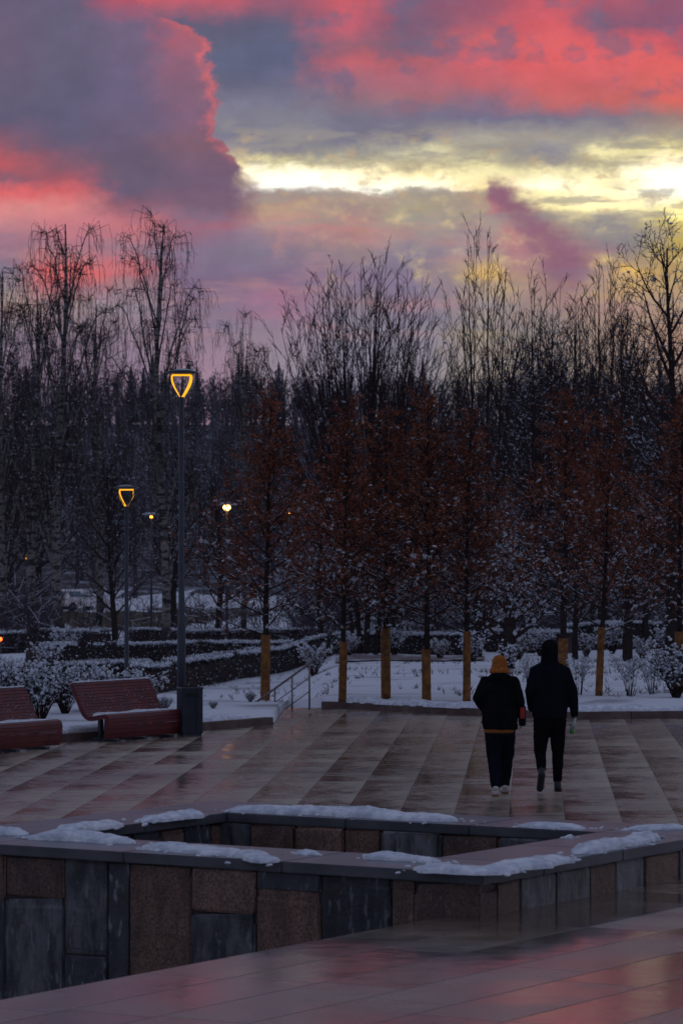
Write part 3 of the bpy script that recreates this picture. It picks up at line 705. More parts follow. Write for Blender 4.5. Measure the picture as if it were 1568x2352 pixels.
# snow laid along a path
def snow_ridge(mb, pts, w, h, seed=0, step=0.035, base=None, ragged=0.35, k=9):
    pts = np.array(pts, float); seg = np.linalg.norm(np.diff(pts, axis=0), axis=1); cum = np.concatenate([[0], np.cumsum(seg)])
    n = max(6, int(cum[-1] / step)); s = np.linspace(0, cum[-1], n)
    C = np.stack([np.interp(s, cum, pts[:, i]) for i in range(3)], axis=1)
    Tn = np.gradient(C, axis=0); Tn[:, 2] = 0; Tn /= np.linalg.norm(Tn, axis=1, keepdims=True) + 1e-9
    N = np.stack([-Tn[:, 1], Tn[:, 0], np.zeros(n)], axis=1)
    end = np.minimum(1, np.sqrt(np.clip(np.minimum(s, cum[-1] - s) / (w * 0.6), 0, 1)) + 0.03)
    nz = lambda off, sc: (fbm(s * sc + off * 13.7 + seed * 5.1, s * 0 + off * 3.3 + seed) - 0.47) * 2
    wl = w / 2 * end * (1 + ragged * 1.6 * nz(1, 3.0)); wr = w / 2 * end * (1 + ragged * 1.6 * nz(2, 3.0)); hh = h * end * (1 + 0.6 * nz(3, 2.0))
    V = []
    for j in range(k):
        a = math.pi * j / (k - 1); c = math.cos(a); sn = math.sin(a) ** 0.7
        off = np.where(c > 0, c * wr, c * wl)
        lump = 1 + 0.9 * (fbm(s * 7 + j * 1.1 + seed, s * 0 + j * .9, 5) - 0.45)
        P_ = C + N * off[:, None]; P_[:, 2] += hh * sn * lump - (0.006 if j in (0, k - 1) else 0)
        V.append(P_)
    V = np.stack(V, axis=1).reshape(-1, 3)
    i = np.arange(n - 1)[:, None] * k + np.arange(k - 1)[None]
    Fq = np.stack([i, i + k, i + k + 1, i + 1], axis=-1).reshape(-1, 4)
    mb.add(V, Fq)
def pool_snow():
    z = 0.355
    def pw(x, y): return P(x, y, z)
    def piece(pts, w, h, seed, lab, rg=0.35):
        mb = MB(); pp = [pw(*p) for p in pts]; o0 = np.array(pp[0])
        mb2 = MB(); loc = [np.array(p) - o0 for p in pp]; snow_ridge(mb2, loc, w * .92, h * .78, seed, ragged=rg + .25, step=.02, k=13)
        rs = np.random.RandomState(seed); A_ = np.array(loc); cum = np.concatenate([[0], np.cumsum(np.linalg.norm(np.diff(A_, axis=0), axis=1))]); n = int(26 * cum[-1]) + 6
        s_ = rs.uniform(-.12, cum[-1] + .12, n); q = np.stack([np.interp(s_, cum, A_[:, m]) for m in range(3)], 1); q[:, 0] += rs.normal(size=n) * w * .30; q[:, 1] += rs.normal(size=n) * w * .30
        z_ = rs.uniform(.006, .026, n); scatter(mb2, ICO_V, ICO_F, q, np.stack([z_ * 1.5, z_ * 1.3, z_ * .6], 1), rs, flat=.1)
        o = mb2.build('snow_patch', 'snow', loc=tuple(o0)); tag(o, lab, 'snow', 'snow lying on the basin coping'); return o
    piece([(60, 1926), (200, 1930), (312, 1938)], 0.34, 0.085, 1, 'long soft snow ridge at the left end of the near coping')
    piece([(345, 1946), (450, 1956), (560, 1966), (606, 1982)], 0.42, 0.07, 2, 'snow patch left of centre on the near coping with ragged front end', 0.5)
    piece([(682, 1958), (727, 1964)], 0.22, 0.045, 3, 'tiny lump of snow alone on the near coping')
    piece([(838, 1968), (920, 1974), (1010, 1982)], 0.30, 0.06, 4, 'narrow snow ridge on the inner side of near coping left of the corner', 0.45)
    piece([(960, 1994), (1060, 2003), (1125, 2003), (1200, 1990), (1292, 1974)], 0.40, 0.075, 5, 'thick snow wrapped round the near corner of the coping')
    piece([(1325, 1962), (1410, 1945), (1500, 1925)], 0.34, 0.08, 6, 'snow ridge along the right hand coping near the frame edge')
    piece([(1296, 1925), (1318, 1924)], 0.16, 0.04, 7, 'small snow crumb on inner edge of the right hand coping')
    piece([(528, 1862), (700, 1869), (860, 1877), (1050, 1887)], 0.42, 0.085, 8, 'longest snow ridge running along the far coping')
    piece([(690, 1862), (718, 1862)], 0.18, 0.15, 9, 'pointed snow heap standing on the far coping ridge')
    piece([(1185, 1898), (1260, 1901), (1345, 1905)], 0.34, 0.055, 10, 'snow strip on the right half of far coping')
    piece([(1440, 1906), (1500, 1904), (1580, 1902)], 0.30, 0.05, 11, 'snow strip at the far right corner of the coping')
    piece([(326, 1888), (400, 1880), (462, 1874)], 0.30, 0.07, 12, 'snow ridge on the left coping close to its far corner')
    piece([(140, 1910), (220, 1902), (280, 1896)], 0.30, 0.07, 13, 'snow ridge on the left coping close to the near coping')
    piece([(-60, 1912), (10, 1914), (60, 1918)], 0.30, 0.06, 14, 'flat snow remnant at the left frame edge on the coping')
pool_snow()

# ---------------------------------------------------------------- kerbs, stairs, rail
def kerb(pts, label, z1=0.13, w=0.16, L=1.0):
    """stones along a polyline; the front face stays on the line"""
    pts = [np.array(p[:2]) for p in pts]; root_o = np.array([pts[0][0], pts[0][1], 0])
    mb = MB(); rnd = random.Random(3)
    for p, q in zip(pts[:-1], pts[1:]):
        D = q - p; Ln = np.linalg.norm(D); D /= Ln; N = np.array([-D[1], D[0]]); n = max(1, round(Ln / L))
        for i in range(n):
            c = p + D * (Ln * (i + .5) / n) + N * w / 2
            mb.box((c[0] - root_o[0], c[1] - root_o[1], z1 / 2 - 0.02 + rnd.uniform(-.003, .003)), (Ln / n - 0.008, w, z1 + 0.04), math.atan2(D[1], D[0]))
    o = mb.build('kerb', 'kerb', loc=tuple(root_o), smooth=False); bevel(o, 0.008); tag(o, label, 'kerb', 'stone kerbs round the plaza'); return o
kl_a = KL0 - U1 * 22
kerb([kl_a, KL0], 'reddish stone kerb behind the red benches ending left of the stairs')
kerb(KERB_R, 'reddish stone kerb along the far plaza edge behind the couple')
# snow lip on the kerbs
mb = MB(); n_ = np.array([-U1[1], U1[0]])
snow_ridge(mb, [(*(KL0 - U1 * 20 + n_ * 0.28), 0.12), (*(KL0 - U1 * 0.3 + n_ * 0.30), 0.12)], 0.36, 0.09, 3, step=0.08)
tag(mb.build('snow_bank', 'snow'), 'uneven snow bank on top of kerb behind benches', 'snow', 'snow banks on the kerbs')
mb = MB(); pp = [(p[0], p[1] + 0.24, 0.12) for p in KERB_R[1:]]
snow_ridge(mb, pp, 0.36, 0.09, 6, step=0.08)
tag(mb.build('snow_bank', 'snow'), 'uneven snow bank on far kerb behind the couple', 'snow', 'snow banks on the kerbs')

def stairs():
    top = np.array([-0.30, 59.35]); D = U2; N = U1     # descend along U2
    root = empty('stairs', (top[0], top[1], 0)); tag(root, 'stone steps leading down to the left from the far plaza edge', 'stairs')
    mb = MB()
    for i in range(9):
        c = D * (0.28 * (i + .5)) + N * 0.75
        mb.box((c[0], c[1], -0.075 - 0.15 * (i + 1) - 0.2), (0.28, 1.5, 0.55), math.atan2(D[1], D[0]))
    mb.build('steps', 'stone_step', root, smooth=False)
    r = empty('handrail', (top[0], top[1], 0)); tag(r, 'reddish metal handrail with two thin mid rails beside the stairs', 'handrail')
    def rp(k, z): s = 0.30 + 0.37 * k; return np.array([D[0] * s - 0.02, D[1] * s - 0.2, z - 0.232 * k])
    mb = MB(); mb.tube([rp(-0.35, 0.86), rp(0, 0.82), rp(1, .82), rp(2, .82), rp(3, .82), rp(4, .82), rp(5, .82)], 0.021, 8); mb.build('top_rail', 'metal_rail', r)
    for zz in (0.32, 0.57):
        mb = MB(); mb.tube([rp(0, zz), rp(1, zz), rp(2, zz), rp(3, zz), rp(4, zz), rp(5, zz)], 0.009, 6); mb.build('mid_rail', 'metal_rail', r)
    for k in range(6):
        mb = MB(); a = rp(k, 0.82); mb.tube([(a[0], a[1], -0.02 if k == 0 else a[2] - 0.85), (a[0], a[1], a[2])], 0.017, 8); mb.build('post', 'metal_rail', r)
stairs()

# ---------------------------------------------------------------- benches, bin
PROFILE = [(.04, .05), (.01, .14), (-.005, .25), (-.005, .34), (.015, .392), (.07, .41), (.18, .392), (.30, .368), (.38, .372), (.44, .42), (.49, .50), (.54, .61), (.60, .73), (.65, .83), (.67, .87)]
def make_bench():
    root = empty('park_bench')
    pr = np.array(PROFILE); seg = np.linalg.norm(np.diff(pr, axis=0), axis=1); cum = np.concatenate([[0], np.cumsum(seg)])
    tot = cum[-1]; n = int(tot / 0.05); s = (np.arange(n) + .5) * tot / n
    rnd = random.Random(2); L = 2.0
    def ev(t): return np.array([np.interp(t, cum, pr[:, 0]), np.interp(t, cum, pr[:, 1])])
    groups = {'front_panel': MB(), 'seat': MB(), 'backrest': MB()}
    for t_ in s:
        c = ev(t_); d = ev(min(t_ + .01, tot)) - ev(max(t_ - .01, 0)); d /= np.linalg.norm(d); nn = np.array([-d[1], d[0]])
        key = 'front_panel' if c[1] < .38 and c[0] < .03 else ('seat' if c[0] < .42 else 'backrest')
        a, b = d * 0.0245, nn * 0.011; j = rnd.uniform(-.002, .002)
        q = [c - a - b, c + a - b, c + a + b, c - a + b]
        V = [(0, p[0], p[1] + j) for p in q] + [(L, p[0], p[1] + j) for p in q]
        groups[key].add(V, [(0, 1, 2, 3), (7, 6, 5, 4), (0, 4, 5, 1), (1, 5, 6, 2), (2, 6, 7, 3), (3, 7, 4, 0)])
    for k_, g in groups.items(): o = g.build(k_, 'bench_red', root, smooth=False); bevel(o, .004, 1)
    # side frames follow the slats
    for x in (0.0, 1.0, 2.0):
        mb = MB(); V = []; w = .022
        x0 = x + (.001 if x == 0 else (-.045 if x == 2 else -.022))
        for i, t_ in enumerate(np.linspace(0.02, tot, 40)):
            c = ev(t_); d = ev(min(t_ + .01, tot)) - ev(max(t_ - .01, 0)); d /= np.linalg.norm(d); nn = np.array([-d[1], d[0]])
            for dx in (0, .044):
                for k in (-0.013, -0.055): pp = c - nn * (-k) ; V.append((x0 + dx, pp[0], pp[1]))
        F_ = []
        for i in range(39):
            b = i * 4; F_ += [(b, b + 4, b + 5, b + 1), (b + 2, b + 3, b + 7, b + 6), (b, b + 2, b + 6, b + 4), (b + 1, b + 5, b + 7, b + 3)]
        F_ += [(0, 1, 3, 2), (156, 158, 159, 157)]
        mb.add(V, F_); mb.build('side_frame', 'bench_red' if x != 1 else 'metal_dark', root, smooth=False)
    for x in (0.30, 1.0, 1.70):
        mb = MB(); mb.box((x, .24, .175), (.07, .05, .35)); mb.box((x, .26, .02), (.09, .46, .04)); mb.box((x, .36, .19), (.07, .05, .34)); mb.build('leg', 'metal_dark', root, smooth=False)
    # thin snow left on seat and edges
    mb = MB(); rs = np.random.RandomState(8)
    snow_ridge(mb, [(.10, .34, .385), (1.0, .36, .386), (1.93, .34, .385)], .24, .045, 5, step=.02, ragged=.8)
    snow_ridge(mb, [(.15, .22, .396), (.9, .17, .402), (1.9, .15, .405)], .15, .024, 9, step=.02, ragged=1.1)
    snow_ridge(mb, [(.02, .674, .885), (1.98, .674, .885)], .03, .012, 4, step=.02, ragged=.9)
    n = 170; t_ = rs.rand(n) ** 1.2; X = rs.rand(n) * 1.9 + .05
    cc = np.array([ev(v) for v in (tot * (.38 + .5 * t_))])
    scatter(mb, OCT_V, OCT_F, np.stack([X, cc[:, 0] - .004, cc[:, 1] + .008], 1), np.stack([rs.uniform(.006, .02, n), rs.uniform(.006, .012, n), rs.uniform(.004, .010, n)], 1), rs, flat=.2)
    mb.build('snow_dusting', 'snow', root)
    return root
ang_b = math.atan2(U1[1], U1[0])
bench = make_bench()
b2 = P(249, 1706); bench.location = (b2[0], b2[1], 0); bench.rotation_euler.z = ang_b
tag(bench, 'dark red slatted bench with snow on its seat right beside the bin', 'bench', 'red slatted benches')
bb = copy_tree(bench); b1 = np.array(P(141, 1719)[:2]) - U1 * 1.98
bb.location = (b1[0], b1[1], 0); tag(bb, 'dark red slatted bench cut off by the left frame edge', 'bench', 'red slatted benches')

def litter_bin():
    p = P(436, 1691); root = empty('litter_bin', p, ang_b - math.radians(38)); tag(root, 'tall square slate blue litter bin between bench and lamp post', 'bin')
    mb = MB(); mb.box((0, 0, .40), (.34, .30, .72), taper=1.0); o = mb.build('body', 'bin_slate', root, smooth=False); bevel(o, .02)
    mb = MB(); mb.box((0, 0, .745), (.355, .315, .03)); o = mb.build('lid', 'metal_dark', root, smooth=False); bevel(o, .01)
    mb = MB(); mb.box((0, 0, .02), (.30, .26, .04)); mb.build('base', 'metal_dark', root, smooth=False)
    mb = MB(); mb.box((0.06, -.153, .40), (.012, .01, .66)); mb.box((0, -.153, .64), (.2, .008, .07)); mb.build('opening', 'rubber', root, smooth=False)
litter_bin()

# ---------------------------------------------------------------- street lamps
def make_lamp(Hh=5.65):
    root = empty('street_lamp')
    mb = MB(); mb.tube([(0, 0, 0), (0, 0, 1.7), (0, 0, 1.72), (0, 0, Hh - .40)], [.068, .066, .048, .040], 12); mb.build('pole', 'pole_slate', root)
    mb = MB(); mb.loft([(0, 0, Hh - .04, .20, .20), (0, 0, Hh - .025, .25, .25), (0, 0, Hh - .005, .245, .245), (0, 0, Hh + .02, .13, .13), (0, 0, Hh + .025, .02, .02)], 24); mb.build('cap', 'metal_dark', root)
    def arm(sg): return [(sg * .147, 0, Hh - .06), (sg * .15, 0, Hh - .11), (sg * .14, 0, Hh - .17), (sg * .112, 0, Hh - .24), (sg * .07, 0, Hh - .32), (sg * .018, 0, Hh - .405)]
    mb = MB(); mb.tube(arm(1), [.021, .023, .024, .023, .022, .018], 8); mb.build('light_strip', 'lamp_glow', root)
    mb = MB(); mb.tube(arm(-1), [.013, .014, .014, .012, .010, .006], 8); mb.build('light_strip', 'lamp_glow', root)
    mb = MB(); mb.tube([(-.147, 0, Hh - .06), (.147, 0, Hh - .06)], .014, 8); mb.build('light_bar', 'lamp_glow', root)
    mb = MB(); mb.tube([(-.16, .02, Hh - .06), (-.16, .02, Hh - .13), (-.085, .02, Hh - .30), (0, 0, Hh - .42)], .011, 6); mb.tube([(.16, .02, Hh - .06), (.165, .02, Hh - .13), (.09, .02, Hh - .30), (0, 0, Hh - .42)], .011, 6); mb.build('bracket', 'metal_dark', root)
    mb = MB(); rs = np.random.RandomState(1); snow_ridge(mb, [(-.15, 0, Hh + .005), (.2, 0, Hh + .005)], .3, .035, 2, step=.02); mb.build('cap_snow', 'snow_twig', root)
    return root
lamp = make_lamp()
L1P = P(417, 1687); lamp.location = (L1P[0], L1P[1], 0)
mb = MB(); mb.tube([(.12, 0, 5.66), (.12, 0, 5.73)], .02, 8); mb.ellipsoid((.12, 0, 5.745), (.03, .03, .022)); mb.build('sensor', 'metal_dark', lamp)
G_L = 'slate street lamps with glowing loops'
tag(lamp, 'tallest slate street lamp with glowing orange loop beside the litter bin', 'street lamp', G_L)
def lamp_at(px, d, ytop, rz, lab, hmin=None):
    o = copy_tree(lamp)
    for ch in list(o.children):
        if ch.name.startswith('sensor'): bpy.data.objects.remove(ch)
    X = XQ(px, d); zt = ZQ(ytop, d); zg = Tz(X, d) - 0.05
    o.location = (X, d, zg); o.scale = (1, 1, (zt - zg) / 5.67); o.rotation_euler.z = rz; tag(o, lab, 'street lamp', G_L); return o
lamp_at(291, 67.5, 1116, math.radians(172), 'second slate street lamp left of the tallest one, its loop half seen')
lamp_at(62, 190, 1272, 2.6, 'distant street lamp with small yellow glow among birches at far left')
def far_lamp(px, d, y, lab, m, r=.14, twin=False):
    X = XQ(px, d); zg = Tz(X, d); zt = ZQ(y, d); root = empty('street_lamp', (X, d, zg)); h = zt - zg
    tag(root, lab, 'street lamp', 'distant lit park lamps')
    mb = MB(); mb.tube([(0, 0, 0), (0, 0, h)], [.07, .05], 8); mb.build('pole', 'metal_dark', root)
    mb = MB(); mb.loft([(0, 0, h + .12, .45, .45), (0, 0, h + .17, .46, .46), (0, 0, h + .24, .2, .2)], 16); mb.build('cap', 'snow_twig', root)
    mb = MB()
    for dx in ((-.12, .14) if twin else (0,)): mb.ellipsoid((dx, -.05, h + .02), (r, r, r * .8))
    mb.build('light_source', m, root)
far_lamp(521, 138, 1167, 'distant park lamp with round white hot glow and snowy cap right of tallest lamp', 'lamp_white', .16)
far_lamp(674, 150, 1179, 'distant park lamp with twin orange glow behind the first russet tree', 'lamp_orange', .09, True)
far_lamp(348, 165, 1188, 'faint orange park lamp just left of the big birch trunk', 'lamp_orange', .08)

# ---------------------------------------------------------------- tree growing
def grow(rng, H, prm, r0, lean=(0, 0), stems=None):
    """returns list of (p,q,r,r2,level)"""
    out = []
    def rot(d, ang, az):
        # deflect d by ang around azimuth
        x, y, z = d
        if abs(z) < .95: ex, ey, ez = (-y, x, 0.0)
        else: ex, ey, ez = (1.0, 0.0, 0.0)
        n = math.sqrt(ex * ex + ey * ey + ez * ez); ex /= n; ey /= n; ez /= n
        fx, fy, fz = y * ez - z * ey, z * ex - x * ez, x * ey - y * ex
        ca, sa = math.cos(az), math.sin(az); sx, sy, sz = ex * ca + fx * sa, ey * ca + fy * sa, ez * ca + fz * sa
        c, s = math.cos(ang), math.sin(ang)
        return (x * c + sx * s, y * c + sy * s, z * c + sz * s)
    def br(p, d, L, r, lev):
        q = prm[lev]; n = q['n']; sg = L / n; pts = [(p, d, r)]
        az0 = rng.random() * 6.28
        for i in range(n):
            wg = q['w']; tz = q['t'] * (i + 1) / n if q.get('tg') else q['t']
            d = (d[0] + rng.uniform(-wg, wg), d[1] + rng.uniform(-wg, wg), d[2] + rng.uniform(-wg, wg) + tz)
            m = math.sqrt(d[0] ** 2 + d[1] ** 2 + d[2] ** 2); d = (d[0] / m, d[1] / m, d[2] / m)
            p2 = (p[0] + d[0] * sg, p[1] + d[1] * sg, p[2] + d[2] * sg)
            if p2[2] < 0.25: p2 = (p2[0], p2[1], 0.25)
            r2 = r * (1 - (1 - q.get('tip', .25)) * (i + 1) / n)
            out.append((p, p2, pts[-1][2], r2, lev)); pts.append((p2, d, r2)); p = p2
        if lev + 1 >= len(prm): return
        c = prm[lev + 1]; nc = c['c'](rng) if callable(c['c']) else c['c']
        if lev >= 1: nc = max(1, int(round(nc * min(1.3, L / q['L0']))))
        for k in range(nc):
            f = c['f0'] + (c.get('f1', 1.0) - c['f0']) * (k + rng.random()) / nc
            x = f * n; i = min(int(x), n - 1); u = x - i
            a, b = pts[i], pts[i + 1]
            pp = tuple(a[0][j] + (b[0][j] - a[0][j]) * u for j in range(3)); rr = a[2] + (b[2] - a[2]) * u
            an = c['a0'] + (c['a1'] - c['a0']) * f + rng.uniform(-.15, .15)
            dd = rot(a[1], an, az0 + k * 2.4 + rng.uniform(-.4, .4))
            Lc = c['L0'] * (c['sh'](f) if 'sh' in c else (1 - .5 * f)) * rng.uniform(.75, 1.2)
            br(pp, dd, Lc, min(rr * .8, c['r'] * rng.uniform(.8, 1.2)), lev + 1)
    if stems is None: br((0, 0, 0), (lean[0], lean[1], 1), H, r0, 0)
    else:
        for (dx, dy, hf, rf) in stems: br((dx * .15, dy * .15, 0), (dx, dy, 1), H * hf, r0 * rf, 0)
    return out
def seg_arrays(out):
    A = np.array([s[0] for s in out]); B = np.array([s[1] for s in out]); R = np.array([s[2] for s in out]); R2 = np.array([s[3] for s in out]); L = np.array([s[4] for s in out]); return A, B, R, R2, L
def tree_obj(name, out, trunk_mat, twig_mat, snow=0.0, snow_minlev=1, snow_r=1.0, clumps=0, clump_size=(.02, .05), leaves=0, leaf_size=(.04, .07), leaf_mat='leaf_red', seed=0, snow_top=99, leaf_fn=None, limb_lev=0, rmin=0.0, clump_fn=None, limbmat=None):
    rs = np.random.RandomState(seed)
    A, B, R, R2, Lv = seg_arrays(out); R = np.maximum(R, rmin); R2 = np.maximum(R2, rmin * .8)
    root = empty(name)
    mb = MB(); m0 = Lv <= limb_lev; mb.segs(A[m0], B[m0] + (B[m0] - A[m0]) * .04, R[m0], R2[m0], 8); mb.build('trunk', trunk_mat, root)
    mb = MB(); m1 = (Lv == limb_lev + 1)
    mb.segs(A[m1], B[m1] + (B[m1] - A[m1]) * .03, R[m1], R2[m1], 5, 1 if limbmat else 0)
    m2 = Lv > limb_lev + 1; mb.segs(A[m2], B[m2], R[m2], R2[m2], 3); mb.build('crown', [twig_mat, limbmat] if limbmat else twig_mat, root)
    if snow > 0 or clumps > 0:
        mb = MB(); D = B - A; Ln = np.linalg.norm(D, axis=1); fl = np.abs(D[:, 2]) / (Ln + 1e-9)
        pick = (Lv >= snow_minlev) & (rs.rand(len(A)) < snow * (1.15 - fl)) & (A[:, 2] < snow_top)
        a, b = A[pick].copy(), B[pick].copy(); r = R[pick] * .95 * snow_r + .002
        t0 = rs.rand(len(a), 1) * .3; t1 = 1 - rs.rand(len(a), 1) * .3; aa = a + (b - a) * t0; bb_ = a + (b - a) * t1
        off = R[pick] * .75 + r * .35; aa[:, 2] += off; bb_[:, 2] += off
        if len(a): mb.segs(aa, bb_, r, r * .8, 4)
        if clumps:
            c = np.where(Lv >= 2)[0]; w = np.ones(len(c))
            if clump_fn is not None: w = clump_fn(A[c]); 
            ii = rs.choice(c, clumps, p=w / w.sum()); t_ = rs.rand(clumps, 1); pos = A[ii] + (B[ii] - A[ii]) * t_; pos[:, 2] += R[ii] + .004
            s_ = rs.uniform(*clump_size, clumps) * rs.uniform(.5, 1.4, clumps)
            scatter(mb, OCT_V, OCT_F, pos, np.stack([s_ * rs.uniform(.8, 2.0, clumps), s_ * rs.uniform(.6, 1.2, clumps), s_ * rs.uniform(.4, .7, clumps)], 1), rs, flat=.35)
        if mb.n: mb.build('snow_cover', 'snow_twig', root)
    if leaves:
        mb = MB(); c = np.where(Lv >= 2)[0]; w = np.ones(len(c))
        if leaf_fn is not None: w = leaf_fn(A[c])
        ii = rs.choice(c, leaves, p=w / w.sum()); t_ = rs.rand(leaves, 1); pos = A[ii] + (B[ii] - A[ii]) * t_ + rs.normal(size=(leaves, 3)) * .03
        s_ = rs.uniform(*leaf_size, leaves); scatter(mb, LEAF_V, LEAF_F, pos, np.stack([s_, s_ * .8, s_], 1), rs); mb.build('leaves', leaf_mat, root)
    return root
def place(o, px, d, sc=1.0, rz=0.0, zoff=-.03, sxy=None):
    X = XQ(px, d); o.location = (X, d, Tz(X, d) + zoff); o.rotation_euler = (0, 0, rz); o.scale = (sxy or sc, sxy or sc, sc); return o

# --- young russet oaks with straw-wrapped trunks
def oak(seed):
    rng = random.Random(seed)
    sh = lambda f: (0.45 + 1.3 * (f - .2) if f < .5 else 0.84 - 0.95 * (f - .5)) 
    prm = [dict(n=14, w=.015, t=.01, tip=.15, L0=1),
           dict(n=7, w=.06, t=.03, c=46, f0=.24, f1=.99, a0=1.5, a1=.55, L0=1.72, sh=lambda f: (.75 if f < .3 else max(.16, 1.06 - 1.02 * (f - .3) / .7)), r=.016, tip=.3),
           dict(n=4, w=.10, t=.02, c=11, f0=.12, a0=.8, a1=.6, L0=.55, r=.007, tip=.4),
           dict(n=2, w=.15, t=.02, c=6, f0=.1, a0=.8, a1=.6, L0=.22, r=.0042, tip=.5)]
    out = grow(rng, 5.5, prm, .062)
    fn = lambda p: (np.clip((p[:, 2] - 1.6) / 1.6, .10, 1) * np.exp(-(np.hypot(p[:, 0], p[:, 1]) / 1.3) ** 2)) + .01
    cf = lambda p: np.clip(1.5 - p[:, 2] * .22, .18, 1) * (.3 + np.hypot(p[:, 0], p[:, 1]))
    o = tree_obj('russet_oak', out, 'bark_dark', 'twig', snow=.22, snow_minlev=1, clumps=480, clump_size=(.014, .036), leaves=6400, leaf_size=(.04, .085), seed=seed, leaf_fn=fn, clump_fn=cf)
    return o
def wrap(h):
    mb = MB(); rs = random.Random(int(h * 100)); pts = [(0, 0, z) for z in np.linspace(0, h, 10)]
    rr = [.080 - .004 * i / 9 + rs.uniform(-.002, .002) for i in range(10)]; mb.tube(pts, rr, 14); return mb
oaks = [oak(11), oak(12), oak(13)]
oak_spots = [ # px, base row, wrap top row, top row, label
    (609, 1622, 1455, 935, 'russet young oak standing alone leftmost, wrapped trunk behind the handrail'),
    (786, 1620, 1471, 945, 'russet young oak just right of the handrail with straw wrapped trunk'),
    (886, 1603, 1440, 960, 'second russet oak right of the handrail, set in the back row'),
    (979, 1613, 1488, 930, 'russet oak with the shortest straw wrap left of the couple'),
    (1071, 1613, 1448, 975, 'russet oak rising just left of the woman in the orange hat'),
    (1291, 1570, 1464, 925, 'russet oak whose wrapped trunk shows over the hooded man\'s shoulder'),
    (1374, 1598, 1438, 975, 'russet oak with slightly leaning wrap right of the hooded man'),
    (1558, 1590, 1448, 945, 'russet oak at the right frame edge beside a snowy shrub')]
wraps = []
for i, (px, yb, yw, yt, lab) in enumerate(oak_spots):
    o = oaks[i] if i < 3 else copy_tree(oaks[i % 3])
    z0 = 0.0; d = F * (HC - 0.0) / (yb - HY)
    for _ in range(8): z0 = Tz(XQ(px, d), d); d = F * (HC - z0) / (yb - HY)
    if px == 609: d = 65.5
    d = max(d, 59.5); X = XQ(px, d); z0 = Tz(X, d)
    ht = ZQ(yt, d) - z0; o.location = (X, d, z0 - .02); s = ht / 5.5; wd = [1.12, .98, 1.2, 1.08, 1.0, 1.22, .95, 1.15][i]; o.scale = (s * wd, s * wd, s); o.rotation_euler = (math.radians([0, 1, -1, .6, -.8, .5, -1.5, 1][i]), math.radians([.5, -1, .8, 0, 1, -.7, -1.8, 1][i]), i * 1.7)
    tag(o, lab, 'tree', 'young russet oaks with wrapped trunks')
    wraps.append((o, (ZQ(yw, d) - z0) / s))

for o, hw in wraps: wrap(hw).build('trunk_wrap', 'straw', o)
# --- weeping birches
def bez(p, c1, c2, q, n, rng, jit):
    out = []
    for k in range(n + 1):
        t = k / n; a, b, c, d = (1 - t) ** 3, 3 * t * (1 - t) ** 2, 3 * t * t * (1 - t), t ** 3
        w = jit * math.sin(math.pi * min(1, t * 1.1))
        out.append(tuple(a * p[m] + b * c1[m] + c * c2[m] + d * q[m] + rng.uniform(-w, w) for m in range(3)))
    return out
def birch(seed, H=18.0, Rc=2.3, nl=36, fork=True, dens=1.0):
    rng = random.Random(seed); out = []
    tr = [(0, 0, 0)]; n = 18; wx, wy = rng.uniform(0, 6), rng.uniform(0, 6)
    for k in range(1, n + 1):
        z = H * .96 * k / n; tr.append((.16 * math.sin(z * .35 + wx) - .16 * math.sin(wx), .16 * math.sin(z * .3 + wy), z))
    rad = lambda z: .19 * (1 - z / H) ** .8 + .012
    for a, b in zip(tr[:-1], tr[1:]): out.append((a, b, rad(a[2]), rad(b[2]), 0))
    def tp(z):
        u = min(z / (H * .96), .999) * n; k = int(u); u -= k; return tuple(tr[k][m] + (tr[k + 1][m] - tr[k][m]) * u for m in range(3))
    for i in range(nl):
        f = i / (nl - 1); az = i * 2.4 + rng.uniform(-.5, .5)
        zt = H * (.36 + .62 * f) * rng.uniform(.95, 1.03); r = Rc * (1.0 if f < .7 else 1.0 - 1.6 * (f - .7)) * rng.uniform(.45, 1.1)
        z0 = max(H * .15, zt - r * rng.uniform(1.5, 2.6) - H * .03); p = tp(z0); dx, dy = math.cos(az) * r, math.sin(az) * r
        q = (p[0] + dx, p[1] + dy, zt - .3)
        c1 = (p[0] + dx * .35, p[1] + dy * .35, z0 + (zt - z0) * .45); c2 = (p[0] + dx * .80, p[1] + dy * .80, zt + .9 + .2 * r)
        pts = bez(p, c1, c2, q, 10, rng, .07); r0 = min(rad(z0) * .55, .022 + .016 * r)
        for k in range(10): out.append((pts[k], pts[k + 1], r0 * (1 - k / 12), r0 * (1 - (k + 1) / 12), 1))
        for k in range(int((17 + 5 * r) * dens)):
            t = rng.uniform(.22, 1.0) ** .8 * 9.99; m = int(t); u = t - m; a = tuple(pts[m][w] + (pts[m + 1][w] - pts[m][w]) * u for w in range(3))
            # short arching side twig, then a hanging string
            aa = rng.uniform(0, 6.28); L = rng.uniform(.15, .65); b = (a[0] + math.cos(aa) * L, a[1] + math.sin(aa) * L, a[2] + rng.uniform(-.02, .35))
            out.append((a, b, .011, .008, 2)); Lh = rng.uniform(.35, 1.7); c = (b[0] + math.cos(aa) * .12, b[1] + math.sin(aa) * .12, b[2] - Lh * .35)
            e = (c[0] + rng.uniform(-.06, .06), c[1], b[2] - Lh); out.append((b, c, .0075, .006, 3)); out.append((c, e, .006, .004, 3))
            for w in range(2):
                g = rng.random(); o_ = tuple(c[v] + (e[v] - c[v]) * g for v in range(3)); out.append((o_, (o_[0] + rng.uniform(-.18, .18), o_[1] + rng.uniform(-.18, .18), o_[2] - rng.uniform(.15, .5)), .005, .004, 3))
            if rng.random() < .4: out.append((a, (a[0] + rng.uniform(-.3, .3), a[1] + rng.uniform(-.3, .3), a[2] + rng.uniform(.1, .5)), .006, .004, 2))
    return out
